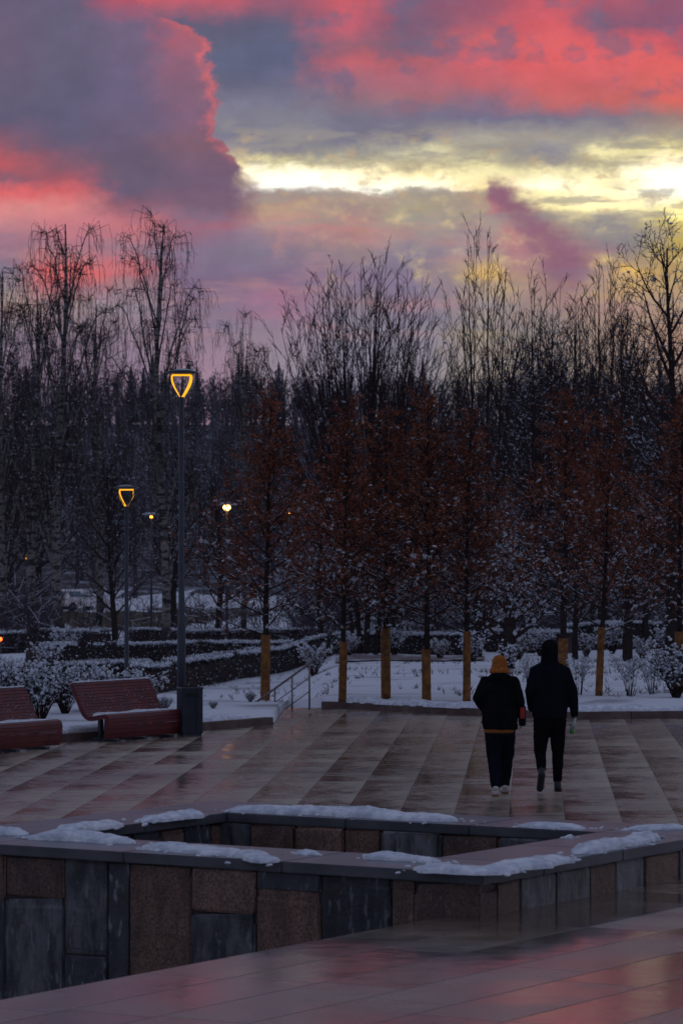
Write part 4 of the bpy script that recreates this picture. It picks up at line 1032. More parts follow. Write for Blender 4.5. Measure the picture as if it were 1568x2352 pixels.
def dome(seed, H=14.0, Rx=3.0, nb=80, nm=6, base=.35, tw=12, up=.9, flat=.30, rb=.030, zs=(.18, .62)):
    """several trunks, long straight limbs aimed at points of a domed crown"""
    rng = random.Random(seed); out = []; mains = []
    for i in range(nm):
        a = i * 2.4; r = Rx * .42 * math.sqrt((i + .3) / nm); top = (math.cos(a) * r, math.sin(a) * r, H * (1 - .1 * r / Rx) * rng.uniform(.9, .98)); b = (math.cos(a) * base * (i + 1) / nm, math.sin(a) * base * (i + 1) / nm, 0)
        pts = bez(b, (b[0] + (top[0] - b[0]) * .4, b[1] + (top[1] - b[1]) * .4, H * .3), (b[0] + (top[0] - b[0]) * .85, b[1] + (top[1] - b[1]) * .85, H * .7), top, 14, rng, .04); mains.append(pts)
        R0 = .085 * rng.uniform(.75, 1.1)
        for k in range(14): out.append((pts[k], pts[k + 1], max(R0 * (1 - k / 14.5), .008), max(R0 * (1 - (k + 1) / 14.5), .007), 0))
    limbs = [m[5:] for m in mains]
    for i in range(nb):
        a = i * 2.4 + rng.uniform(-.3, .3); r = Rx * math.sqrt((i + .5) / nb) * rng.uniform(.88, 1.08)
        q = (math.cos(a) * r, math.sin(a) * r, H * (1 - flat * (r / Rx) ** 2.2) * rng.uniform(.84, 1.0))
        m = min(mains, key=lambda M: (M[8][0] - q[0] * .5) ** 2 + (M[8][1] - q[1] * .5) ** 2 + rng.uniform(0, .6))
        f = zs[1] - (zs[1] - zs[0]) * (r / Rx) * rng.uniform(.6, 1.0); u = f * 14; k = int(u); u -= k; p = tuple(m[k][v] + (m[k + 1][v] - m[k][v]) * u for v in range(3))
        d = tuple(q[v] - p[v] for v in range(3))
        pts = bez(p, (p[0] + d[0] * .42, p[1] + d[1] * .42, p[2] + d[2] * .28), (p[0] + d[0] * .80, p[1] + d[1] * .80, p[2] + d[2] * .68), q, 9, rng, .04); limbs.append(pts)
        r0 = rb * rng.uniform(.7, 1.15)
        for k in range(9): out.append((pts[k], pts[k + 1], r0 * (1 - k / 10.5), r0 * (1 - (k + 1) / 10.5), 1))
    for pts in limbs:
        n = len(pts) - 1
        for k in range(tw):
            t = (.22 + .78 * (k + rng.random()) / tw) * n * .999; m = int(t); u = t - m; a = tuple(pts[m][w] + (pts[m + 1][w] - pts[m][w]) * u for w in range(3))
            D = tuple(pts[m + 1][w] - pts[m][w] for w in range(3)); Ln = math.sqrt(sum(x * x for x in D)) + 1e-6; D = [x / Ln for x in D]
            L = rng.uniform(.5, 1.5) * (1.15 - .5 * t / n); aa = rng.uniform(0, 6.28); sp = rng.uniform(.35, .85)
            e = [D[0] + math.cos(aa) * sp, D[1] + math.sin(aa) * sp, D[2] + .18]; h = math.sqrt(sum(x * x for x in e)); e = [x / h for x in e]
            b = tuple(a[w] + e[w] * L * .5 for w in range(3)); c = (b[0] + e[0] * L * .45, b[1] + e[1] * L * .45, b[2] + (e[2] + .15) * L * .5)
            out.append((a, b, .010, .0075, 2)); out.append((b, c, .0075, .005, 2))
            for w in range(4):
                g = rng.uniform(.2, 1); o_ = tuple(a[v] + (c[v] - a[v]) * g for v in range(3)); out.append((o_, (o_[0] + (e[0] + rng.uniform(-.5, .5)) * .28, o_[1] + (e[1] + rng.uniform(-.5, .5)) * .28, o_[2] + rng.uniform(.12, .34)), .0065, .0045, 3))
    return out
bir = [tree_obj('birch_tree', birch(21, 18, 2.4, 34), 'bark_birch', 'twig_birch', snow=.04, clumps=260, clump_size=(.03, .06), seed=1, snow_top=9, rmin=.0068, limbmat='bark_birch'),
       tree_obj('birch_tree', birch(22, 16, 2.1, 30), 'bark_birch', 'twig_birch', snow=.04, clumps=260, clump_size=(.03, .06), seed=2, snow_top=9, rmin=.0068, limbmat='bark_birch'),
       tree_obj('birch_tree', birch(29, 14, 2.2, 28, dens=1.1), 'bark_birch', 'twig_birch', snow=.04, clumps=200, clump_size=(.03, .06), seed=3, snow_top=8, rmin=.0068, limbmat='bark_birch')]
BH = [18, 16, 14]
birch_spots = [ # px, d, ytop, variant, rot, width, label
    (378, 135, 470, 0, .4, 1.0, 'tallest weeping birch with forked white limbs behind the street lamp'),
    (142, 150, 495, 1, 2.0, 1.0, 'tall weeping birch with banded white trunk in front of the parked car'),
    (78, 158, 590, 2, 1.0, .9, 'birch with pale trunk left of the parked car'),
    (8, 145, 605, 1, 4.0, .8, 'birch whose crown is cut by the left frame edge'),
    (560, 175, 700, 2, 2.9, .7, 'smaller drooping birch between the tallest lamp and the fan shaped tree'),
    (225, 190, 640, 2, 4.6, .8, 'slender distant birch between the two tall birches')]
used = set()
for px, d, yt, v, rz, w, lab in birch_spots:
    o = bir[v] if v not in used else copy_tree(bir[v]); used.add(v)
    X = XQ(px, d); h = ZQ(yt, d) - Tz(X, d); s = h / max(max(c[2] for c in ch.bound_box) for ch in o.children if not ch.name.startswith('snow')); o.location = (X, d, Tz(X, d) - .05); o.scale = (s * w, s * w, s); o.rotation_euler.z = rz
    tag(o, lab, 'tree', 'weeping birches')

# --- upright multi-stem trees
def top_of(o): return max(max(c[2] for c in ch.bound_box) for ch in o.children if not ch.name.startswith('snow'))
def set_h(o, px, d, yt, w=1.0, rz=0.0):
    X = XQ(px, d); g = Tz(X, d); s = (ZQ(yt, d) - g) / top_of(o); o.location = (X, d, g - .04); o.scale = (s * w, s * w, s); o.rotation_euler.z = rz; return o
f1 = tree_obj('bare_fan_tree', dome(31, 14, 3.8, 190, 6, tw=6, flat=.38, zs=(.12, .60), rb=.024), 'bark_dark', 'twig', snow=.03, clumps=400, clump_size=(.02, .05), seed=4, snow_top=6.5, rmin=.0075)
set_h(f1, 835, 112, 535, 1.17, .3); tag(f1, 'bare many stemmed tree spreading like a fan in the middle', 'tree')
f2 = tree_obj('bare_upright_tree', dome(35, 14, 2.0, 46, 3, base=.2, tw=6, flat=.42, rb=.020, zs=(.12, .7)), 'bark_dark', 'twig', snow=.03, clumps=200, clump_size=(.02, .05), seed=5, snow_top=6.5, rmin=.0075)
set_h(f2, 1112, 122, 480, 1.0, 1.0); tag(f2, 'tall thin upright bare tree right of the fan shaped tree', 'tree', 'upright bare trees')
f3 = copy_tree(f2); set_h(f3, 1240, 150, 590, 1.25, 3.0); tag(f3, 'upright bare tree in front of the smoke coloured plume of cloud', 'tree', 'upright bare trees')
f4 = copy_tree(f2); set_h(f4, 1378, 128, 555, 1.1, 4.4); tag(f4, 'upright bare tree left of the biggest right hand tree', 'tree', 'upright bare trees')
f5 = copy_tree(f2); set_h(f5, 1440, 140, 600, 1.3, 2.2); tag(f5, 'upright bare tree partly hidden by the biggest right hand tree', 'tree', 'upright bare trees')
f6 = copy_tree(f2); set_h(f6, 1310, 165, 640, 1.5, 5.2); tag(f6, 'lowest and widest of the upright bare trees above the right thicket', 'tree', 'upright bare trees')

# --- large broad tree at right
def broad(seed, H=12.0, lvl=4, W_=1.0, c1=22, c2=9, c3=7, c4=3):
    rng = random.Random(seed)
    prm = [dict(n=14, w=.05, t=.03, tip=.12, L0=1),
           dict(n=9, w=.12, t=.055, c=c1, f0=.16, f1=.98, a0=1.25, a1=.5, L0=4.6 * W_, sh=lambda f: max(.2, 1.1 - .85 * f), r=.075, tip=.2),
           dict(n=5, w=.16, t=.06, c=c2, f0=.18, a0=.8, a1=.7, L0=1.5 * W_, r=.022, tip=.35),
           dict(n=3, w=.16, t=.05, c=c3, f0=.15, a0=.8, a1=.7, L0=.65 * W_, r=.010, tip=.5)]
    if lvl > 4: prm.append(dict(n=2, w=.16, t=.04, c=c4, f0=.2, a0=.7, a1=.7, L0=.30, r=.007, tip=.6))
    return grow(rng, H, prm, .22)
g1 = tree_obj('bare_broad_tree', broad(41, 13, 5, 1.0, 26, 10, 8, c4=3), 'bark_dark', 'twig', snow=.30, clumps=900, clump_size=(.02, .05), seed=6, snow_top=7.5, rmin=.008)
set_h(g1, 1543, 96, 480, 1.0, .5); tag(g1, 'large spreading bare tree with snowy lower limbs at right edge', 'tree')
# --- snowy background trees
bgv = [tree_obj('snowy_bare_tree', broad(51, 11, 4, .9, 26, 10, 8), 'bark_dark', 'twig', snow=.26, snow_r=1.0, clumps=800, clump_size=(.016, .04), seed=7, rmin=.010),
       tree_obj('snowy_bare_tree', broad(52, 10, 4, .85, 28, 10, 8), 'bark_dark', 'twig', snow=.30, snow_r=1.0, clumps=900, clump_size=(.016, .042), seed=8, rmin=.010),
       tree_obj('dark_bare_tree', broad(53, 10, 4, .95, 26, 11, 9), 'bark_dark', 'twig', snow=.12, snow_r=1.1, clumps=500, clump_size=(.02, .05), seed=9, rmin=.011)]
BGH = [11.5, 10.5, 10.5]
bg = [ # px, d, ytop, variant, width, label
    (1440, 105, 850, 0, 1.0, 'snow dusted tree with bent limbs left of biggest right hand tree'),
    (1210, 118, 800, 1, 1.0, 'snow covered bare tree behind the couple\'s side of the oak row'),
    (1330, 150, 760, 1, 1.1, 'snow covered bare tree topping the thicket at right'),
    (1060, 135, 850, 0, 1.0, 'snow dusted bare tree right under the tall thin tree'),
    (960, 160, 850, 1, 1.0, 'snow covered bare tree behind the fan shaped tree\'s right side'),
    (1500, 165, 770, 0, 1.1, 'snow dusted bare tree behind the biggest right hand tree'),
    (1150, 185, 740, 0, 1.1, 'far snow dusted tree between the thin upright trees'),
    (1270, 195, 720, 2, 1.1, 'far dark bare tree under the cloud plume'),
    (1420, 200, 700, 2, 1.1, 'far dark bare tree rising behind the right thicket'),
    (1565, 190, 720, 1, 1.1, 'far snow covered tree at the right frame edge'),
    (500, 155, 1060, 2, 1.0, 'dark bare tree right of the tallest birch'),
    (265, 132, 1010, 2, .8, 'dark trunked bare tree left of second street lamp'),
    (400, 172, 1010, 2, 1.0, 'dark bare tree directly behind the tallest birch'),
    (30, 178, 930, 2, 1.1, 'dark bare tree behind birches at the left frame edge'),
    (90, 215, 930, 0, 1.0, 'far snow dusted tree behind the left birches'),
    (800, 210, 880, 2, 1.1, 'far dark tree behind the fan shaped tree'),
    (900, 125, 1040, 2, 1.0, 'low dark bare tree at the foot of the fan shaped tree'),
    (1000, 185, 860, 2, 1.1, 'far dark tree right of the fan shaped tree'),
    (740, 118, 1080, 2, .9, 'low dark bare tree behind the second wrapped oak'),
    (1180, 104, 1120, 1, .9, 'low snow covered tree above the woman in the orange hat'),
    (1320, 108, 1060, 0, .9, 'low snow dusted tree above the hooded man'),
    (1480, 122, 1000, 1, .9, 'low snow covered tree beneath the biggest right hand tree'),
    (1100, 110, 1100, 2, .9, 'low dark tree behind the oak left of the woman'),
    (0, 235, 940, 2, 1.2, 'distant dark tree at the left frame edge')]
used = set(); rr_ = random.Random(9)
for px, d, yt, v, w, lab in bg:
    o = bgv[v] if v not in used else copy_tree(bgv[v]); used.add(v)
    set_h(o, px, d, yt, w, rr_.uniform(0, 6.28)); tag(o, lab, 'tree', 'bare background trees')

# --- far forest mass on the hillside (one uncountable mass)
def far_forest():
    rng = random.Random(61); rs = np.random.RandomState(61)
    vs = []
    for sd in (61, 62, 63, 64):
        out = broad(sd, 14, 4, 1.0, 18, 6, 4); A, B, R, R2, Lv = seg_arrays(out); vs.append((A, B, np.maximum(R, .035), np.maximum(R2, .03), Lv))
    mb = MB(); N = 420
    ds = 285 + 345 * rs.rand(N) ** .9; pxs = rs.uniform(-160, 1730, N)
    ds = np.concatenate([ds, 575 + 60 * rs.rand(250)]); pxs = np.concatenate([pxs, np.linspace(-160, 1730, 250) + rs.uniform(-10, 10, 250)])
    for px, d in zip(pxs, ds):
        A, B, R, R2, Lv = vs[rs.randint(4)]
        X = XQ(px, d); z = Tz(X, d); s = rs.uniform(.56, .74); Rm = rotz(rs.uniform(0, 6.28)).T * s; o = np.array([X, d, z - .1])
        a = A @ Rm + o; b = B @ Rm + o
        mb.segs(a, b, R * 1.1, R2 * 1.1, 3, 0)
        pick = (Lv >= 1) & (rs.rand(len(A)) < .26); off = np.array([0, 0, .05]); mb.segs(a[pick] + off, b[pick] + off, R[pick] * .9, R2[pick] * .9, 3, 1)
    # conifers on the skyline
    for px in np.concatenate([np.array([60, 330, 352, 380, 452, 548, 566, 640]), rs.uniform(-160, 1730, 8)]):
        d = rs.uniform(590, 625); X = XQ(px, d); z = Tz(X, d); h = rs.uniform(13.5, 15) if px in (352, 548) else rs.uniform(10.5, 13)
        lev = 26
        for i in range(lev):
            f = i / lev; zz = z + h * (.12 + .88 * f); r = (1 - f) * 2.3 + .15
            nb_ = 12; an = np.arange(nb_) * 6.283 / nb_ + rs.rand() * 3; rr = r * rs.uniform(.35, 1.2, nb_)
            a = np.tile([X, d, zz + .25], (nb_, 1)); b = np.stack([X + np.cos(an) * rr, d + np.sin(an) * rr, np.full(nb_, zz - .35 * (1 - f))], 1)
            mb.segs(a, b, np.full(nb_, .16), np.full(nb_, .05), 3, 2)
        mb.segs([(X, d, z)], [(X, d, z + h)], [.2], [.04], 4, 0)
    o = mb.build('far_forest', ['twig_far', 'snow_twig', 'needle']); tag(o, 'dense leafless wood with a few conifers on the far hillside', 'forest', kind='stuff')
far_forest()

def undergrowth():
    rs = np.random.RandomState(77); n = 16000
    px = np.concatenate([rs.uniform(700, 1750, 13400), rs.uniform(-150, 110, 2300), rs.uniform(110, 700, 300)]); d = rs.uniform(128, 262, n)
    X = (px - CX) * d / F; Z = T(X, d); A = np.stack([X, d, Z - .05], 1)
    h = rs.uniform(.5, 2.6, n) * np.clip((fbm(X * .22, d * .1) - .25) * 3, .3, 1.3); D = np.stack([rs.normal(size=n) * .28, rs.normal(size=n) * .28, np.ones(n)], 1)
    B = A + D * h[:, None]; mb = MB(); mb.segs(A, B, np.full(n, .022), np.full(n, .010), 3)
    for k in range(5):
        t_ = rs.uniform(.25, 1, (n, 1)); a = A + (B - A) * t_; b = a + np.stack([rs.normal(size=n) * .38, rs.normal(size=n) * .38, rs.uniform(.05, .6, n)], 1) * (.5 + h[:, None] * .35)
        mb.segs(a, b, np.full(n, .014), np.full(n, .008), 3)
        m = rs.rand(n) < .22; o_ = np.array([0, 0, .02]); mb.segs(a[m] + o_, b[m] + o_, np.full(m.sum(), .018), np.full(m.sum(), .012), 3, 1)
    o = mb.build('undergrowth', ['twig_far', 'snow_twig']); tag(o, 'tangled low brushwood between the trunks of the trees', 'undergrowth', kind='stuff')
undergrowth()

# ---------------------------------------------------------------- hedges and shrubs
def hedge(pa, pb, w, h, label, seed, leafn=5000, zb=None):
    """pa,pb (px,d)"""
    rs = np.random.RandomState(seed)
    A = np.array([XQ(*pa), pa[1]]); B = np.array([XQ(*pb), pb[1]]); D = B - A; L = np.linalg.norm(D); D /= L; N = np.array([-D[1], D[0]])
    root = empty('hedge', (A[0], A[1], Tz(A[0], A[1]))); o3 = np.array([A[0], A[1], Tz(A[0], A[1])])
    n = int(L / .25) + 2; k = 7; V = []
    for i in range(n):
        s = L * i / (n - 1)
        for j in range(k):
            a = math.pi * j / (k - 1); off = -math.cos(a) * w / 2 * .82; hh = h * .86 * min(1, math.sin(a) * 2.2)
            p = A + D * s + N * off; g = Tz(p[0], p[1]); q = (p[0], p[1], g - .03 + hh * (.92 + .16 * float(fbm(s * 1.3, j * .7 + seed))))
            V.append(np.array(q) - o3)
    Fq = [(i * k + j, (i + 1) * k + j, (i + 1) * k + j + 1, i * k + j + 1) for i in range(n - 1) for j in range(k - 1)]
    Fq += [tuple(range(k)), tuple((n - 1) * k + j for j in range(k - 1, -1, -1))]
    mb = MB(); mb.add(V, Fq)
    def pts(m, top=False):
        s = rs.rand(m) * L; a = rs.rand(m) * math.pi if not top else math.pi * (.22 + .56 * rs.rand(m))
        off = -np.cos(a) * w / 2; hh = h * np.minimum(1, np.sin(a) * 2.2) * (.93 + .14 * fbm(s * 1.3, a + seed)); p = A + D * s[:, None] + N * off[:, None]
        if not top: hh = hh * rs.uniform(.1, 1.03, m) ** .6
        return np.stack([p[:, 0], p[:, 1], T(p[:, 0], p[:, 1]) + hh], 1) - o3 + rs.normal(size=(m, 3)) * .02
    p_ = pts(leafn); scatter(mb, LEAF_V, LEAF_F, p_, rs.uniform(.05, .10, leafn), rs)
    # fine upright shoots
    m = leafn // 3; q = pts(m, True); mb.segs(q - np.array([0, 0, .06]), q + rs.normal(size=(m, 3)) * .03 + np.array([0, 0, .09]), np.full(m, .006), np.full(m, .003), 3)
    mb.build('foliage', 'leaf_dark', root)
    mb = MB(); nn = leafn
    p_ = pts(nn, True); p_[:, 2] += .025; s_ = rs.uniform(.02, .055, nn)
    keep = fbm(p_[:, 0] * 1.1 + seed, p_[:, 1] * .6) > .34; p_, s_ = p_[keep], s_[keep]; nn = len(p_)
    scatter(mb, OCT_V, OCT_F, p_, np.stack([s_ * 1.5, s_ * 1.2, s_ * .7], 1), rs, flat=.3)
    p_ = pts(leafn // 7); s_ = rs.uniform(.008, .034, len(p_)); scatter(mb, OCT_V, OCT_F, p_, np.stack([s_ * 1.2, s_, s_ * .7], 1), rs, flat=.3)
    mb.build('snow_cover', 'snow', root)
    tag(root, label, 'hedge', 'clipped snowy hedges'); return root
def dz_(px, y, zg=-1.33):
    d = F * (HC - zg) / (y - HY)
    for _ in range(6): d = F * (HC - Tz(XQ(px, d), d)) / (y - HY)
    return d
hedge((330, 96), (735, 116), 1.0, .78, 'nearest clipped dark hedge running from the litter bin to the handrail', 1, 9000)
hedge((40, 100), (330, 104), 1.0, .62, 'clipped hedge with thick snow left of the second street lamp', 2, 6000)
hedge((70, 118), (660, 124), .9, .62, 'middle clipped hedge parallel behind the nearest one', 3, 8000)
hedge((300, 140), (780, 138), .9, .6, 'farthest low hedge at the foot of the tallest birch', 4, 6000)
hedge((780, 118), (1090, 114), 1.0, .7, 'hedge behind the wrapped oak trunks in the middle', 5, 6000)
hedge((1130, 118), (1300, 116), 1.0, .75, 'short hedge seen between the two walkers\' heads', 6, 4000)
hedge((1310, 121), (1620, 124), 1.2, .95, 'wide hedge with flat snowy top right of hooded man', 7, 6000)
hedge((1300, 150), (1620, 152), 1.2, .9, 'farther hedge behind the wide one at right', 8, 4000)
hedge((-40, 128), (240, 132), 1.2, .8, 'low hedge in front of the birches at left', 9, 5000)

def shrub(seed, r=.5, h=.8, leaves=500, leaf_mat='leaf_brown', clumps=500, twigs=60, csize=(.012, .035)):
    rng = random.Random(seed); rs = np.random.RandomState(seed); root = empty('shrub'); out = []
    for i in range(twigs):
        a = rng.uniform(0, 6.28); sp = rng.uniform(.05, .8); L_ = h * rng.uniform(.6, 1.1); d = [math.cos(a) * sp * r / h, math.sin(a) * sp * r / h, 1.0]; p = (math.cos(a) * .08 * r, math.sin(a) * .08 * r, 0.0)
        n = 6
        for k in range(n):
            q = tuple(p[j] + d[j] * L_ / n for j in range(3)); out.append((p, q, .006 * (1 - k / 8), .005 * (1 - k / 8), 1 if k < 2 else 2))
            if k > 1:
                for _ in range(2):
                    e = [d[0] + rng.uniform(-.9, .9), d[1] + rng.uniform(-.9, .9), d[2] * .8 + rng.uniform(-.3, .3)]; l2 = h * rng.uniform(.1, .26); q2 = tuple(q[j] + e[j] * l2 for j in range(3)); out.append((q, q2, .0035, .002, 2))
            d = [d[0] + rng.uniform(-.12, .12) , d[1] + rng.uniform(-.12, .12), d[2] - .04]; p = q
    A, B, R, R2, Lv = seg_arrays(out); mb = MB(); mb.segs(A, B, R, R2, 3); mb.build('branches', 'twig', root)
    c = np.where(Lv >= 2)[0]
    if leaves:
        mb = MB(); ii = rs.choice(c, leaves); pos = A[ii] + (B[ii] - A[ii]) * rs.rand(leaves, 1); scatter(mb, LEAF_V, LEAF_F, pos, rs.uniform(.02, .05, leaves), rs); mb.build('leaves', leaf_mat, root)
    mb = MB(); ii = rs.choice(c, clumps, p=(A[c][:, 2] + .1) ** 1.2 / ((A[c][:, 2] + .1) ** 1.2).sum()); pos = A[ii] + (B[ii] - A[ii]) * rs.rand(clumps, 1); s_ = rs.uniform(*csize, clumps)
    scatter(mb, OCT_V, OCT_F, pos + np.array([0, 0, .01]), np.stack([s_ * 1.4, s_ * 1.1, s_ * .8], 1), rs, flat=.3); mb.build('snow_cover', 'snow', root)
    return root
shv = [shrub(71, .55, .85, 1500, 'leaf_dark', 520, 85, (.014, .040)), shrub(72, .5, .75, 1200, 'leaf_brown', 440, 75, (.014, .038)), shrub(73, .5, .9, 0, 'leaf_brown', 110, 16)]
shr = [ # px, d, scale, variant, label
    (95, 52.5, .95, 0, 'snow laden shrub in the gap between the two benches'), (30, 53.6, 1.0, 0, 'snow laden shrub behind the left bench'),
    (150, 54.5, .90, 0, 'snow laden shrub close behind the gap between benches'), (215, 55.3, .95, 1, 'leafy snow shrub behind the left half of the right bench'),
    (275, 56.0, .9, 1, 'brown leaved snow shrub behind the middle of the right bench'), (335, 56.6, .82, 1, 'snow shrub behind the right end of the right bench'),
    (60, 58.0, .9, 1, 'second row snow shrub above the left bench'), (130, 58.6, .85, 1, 'second row snow shrub left of second street lamp'), (10, 59, .95, 1, 'second row snow shrub at left frame edge'),
    (200, 59.4, .95, 1, 'second row brown leaved shrub beside the second street lamp'), (380, 55.6, .28, 0, 'tiny snowy plant between bench and litter bin'),
    (490, 56.2, .20, 1, 'tiny snowy plant right of the litter bin'), (575, 59.6, .26, 1, 'tiny snowy plant at the foot of the handrail'),
    (1445, 62.0, .95, 2, 'bare spindly shrub right of the leaning wrapped trunk'), (1495, 63, .9, 2, 'bare spindly shrub near the right frame edge'), (1330, 62.5, .9, 2, 'bare spindly shrub beside the hooded man\'s arm'),
    (1552, 61, 1.15, 0, 'snowy shrub in front of the last wrapped trunk at right edge'), (1215, 66, .85, 2, 'bare spindly shrub between the two walkers'), (1170, 78, 1.1, 2, 'bare shrub above the orange hat'),
    (45, 92, 1.35, 0, 'large snow laden bush at left in front of the hedges'), (110, 108, 1.4, 1, 'large snow laden bush left of the middle hedge'), (150, 122, 1.2, 0, 'large snowy bush below the banded birch'),
    (720, 100, 1.3, 1, 'snowy bush at the right end of the nearest hedge'), (262, 124, .9, 1, 'snowy bush below the dark trunked tree')]
SHL = ['low dark shrub behind the second wrapped trunk from the handrail', 'snowy shrub behind the third wrapped trunk from the handrail', 'dark shrub between the shortest wrapped trunk and the one beside the woman', 'snowy shrub just left of the orange hat in the background', 'dark shrub just right of the orange hat in the background', 'snowy shrub between the two heads in the background', 'dark shrub right of the leaning wrapped trunk, by the wide hedge', 'snowy shrub at the foot of the wide flat topped hedge', 'dark low shrub right of the wide hedge\'s middle', 'snowy shrub beneath the biggest right hand tree', 'tall snowy shrub behind the hedge at the base of the fan shaped tree', 'tall dark shrub right of the fan shaped tree\'s base', 'tall snowy shrub behind the hedge left of the orange hat', 'tall snowy shrub behind the wide hedge at right', 'tall dark shrub behind the wide hedge at the right edge']
for k, (px, d, sc_, v) in enumerate([(800, 108, 1.0, 1), (905, 112, 1.1, 0), (1010, 107, .9, 1), (1085, 103, 1.0, 0), (1190, 108, 1.2, 1), (1240, 112, 1.0, 0), (1345, 110, 1.1, 1), (1405, 114, 1.2, 0), (1475, 108, 1.0, 1), (1530, 114, 1.2, 0), (850, 128, 1.5, 0), (960, 130, 1.5, 1), (1060, 132, 1.6, 0), (1360, 136, 1.6, 0), (1500, 138, 1.6, 1)]):
    shr.append((px, d, sc_, v, SHL[k]))
used = set(); rr_ = random.Random(19)
for px, d, s, v, lab in shr:
    o = shv[v] if v not in used else copy_tree(shv[v]); used.add(v); place(o, px, d, s, rr_.uniform(0, 6)); tag(o, lab, 'shrub', 'snowy shrubs')

rs = np.random.RandomState(91); n = 1700; px = rs.uniform(400, 1700, n); d = 60.5 + 48 * rs.rand(n) ** .8; X = (px - CX) * d / F
kp = (fbm(X * .8, d * .35) > .50) | (rs.rand(n) < .10); X, d = X[kp], d[kp]; n = len(X); A = np.stack([X, d, T(X, d) - .02], 1); mb = MB()
for k in range(4): mb.segs(A, A + np.stack([rs.normal(size=n) * .05, rs.normal(size=n) * .05, rs.uniform(.04, .14, n)], 1), np.full(n, .006), np.full(n, .003), 3)
tag(mb.build('dry_tufts', 'leaf_dark'), 'short dry stalks poking through the snow field', 'grass', kind='stuff')
# small snowy tree behind the woman
st = tree_obj('small_snowy_tree', broad(81, 3.4, 4, .38, 16, 7, 4), 'bark_dark', 'twig', snow=.9, snow_r=1.8, clumps=300, clump_size=(.03, .05), seed=12)
for c in st.children:
    pass
place(st, 1165, 92, 1.0, .5, sxy=1.0); tag(st, 'small tree with snow lined level branches behind the orange hat', 'tree')
# bent stalk in the snow
mb = MB(); mb.tube([(0, 0, 0), (0, 0, .16), (-.02, 0, .21), (-.07, 0, .22), (-.10, 0, .20)], .008, 6); o = mb.build('bent_stalk', 'straw'); d = 66; X = XQ(753, d); o.location = (X, d, Tz(X, d) - .01); tag(o, 'thin bent stalk sticking out of the snow right of handrail', 'stalk')

# dead-grass bank, road, far path
def draped(name, pxs, yfun0, yfun1, m, lift, nx=60, ny=6):
    V = []
    for i in range(nx + 1):
        px = pxs[0] + (pxs[1] - pxs[0]) * i / nx; d0, d1 = yfun0(px), yfun1(px)
        for j in range(ny + 1):
            d = d0 + (d1 - d0) * j / ny; X = XQ(px, d); V.append((X, d, Tz(X, d) + lift))
    Fq = [(i * (ny + 1) + j, (i + 1) * (ny + 1) + j, (i + 1) * (ny + 1) + j + 1, i * (ny + 1) + j + 1) for i in range(nx) for j in range(ny)]
    mb = MB(); mb.add(V, Fq); o = mb.build(name, m); tag(o, kind='structure'); return o
def g0(px): return dz_(px, float(np.interp(px, [90, 200, 330, 420, 500, 600, 640], [1425, 1450, 1452, 1440, 1424, 1412, 1404])) + 4 * math.sin(px * .11) + 3 * math.sin(px * .31))
def g1_(px): return max(g0(px) + .5, 246 + 3 * math.sin(px * .05))
draped('dead_grass', (90, 640), g0, g1_, 'grass', .09)
draped('road', (-300, 1900), lambda p: 256, lambda p: 262.5, 'asphalt', .10, 80, 4)
draped('footpath', (770, 1112), lambda p: 104 + 1.0 * math.sin(p * .03), lambda p: 112 + .8 * math.sin(p * .05), 'asphalt', .045, 160, 14)

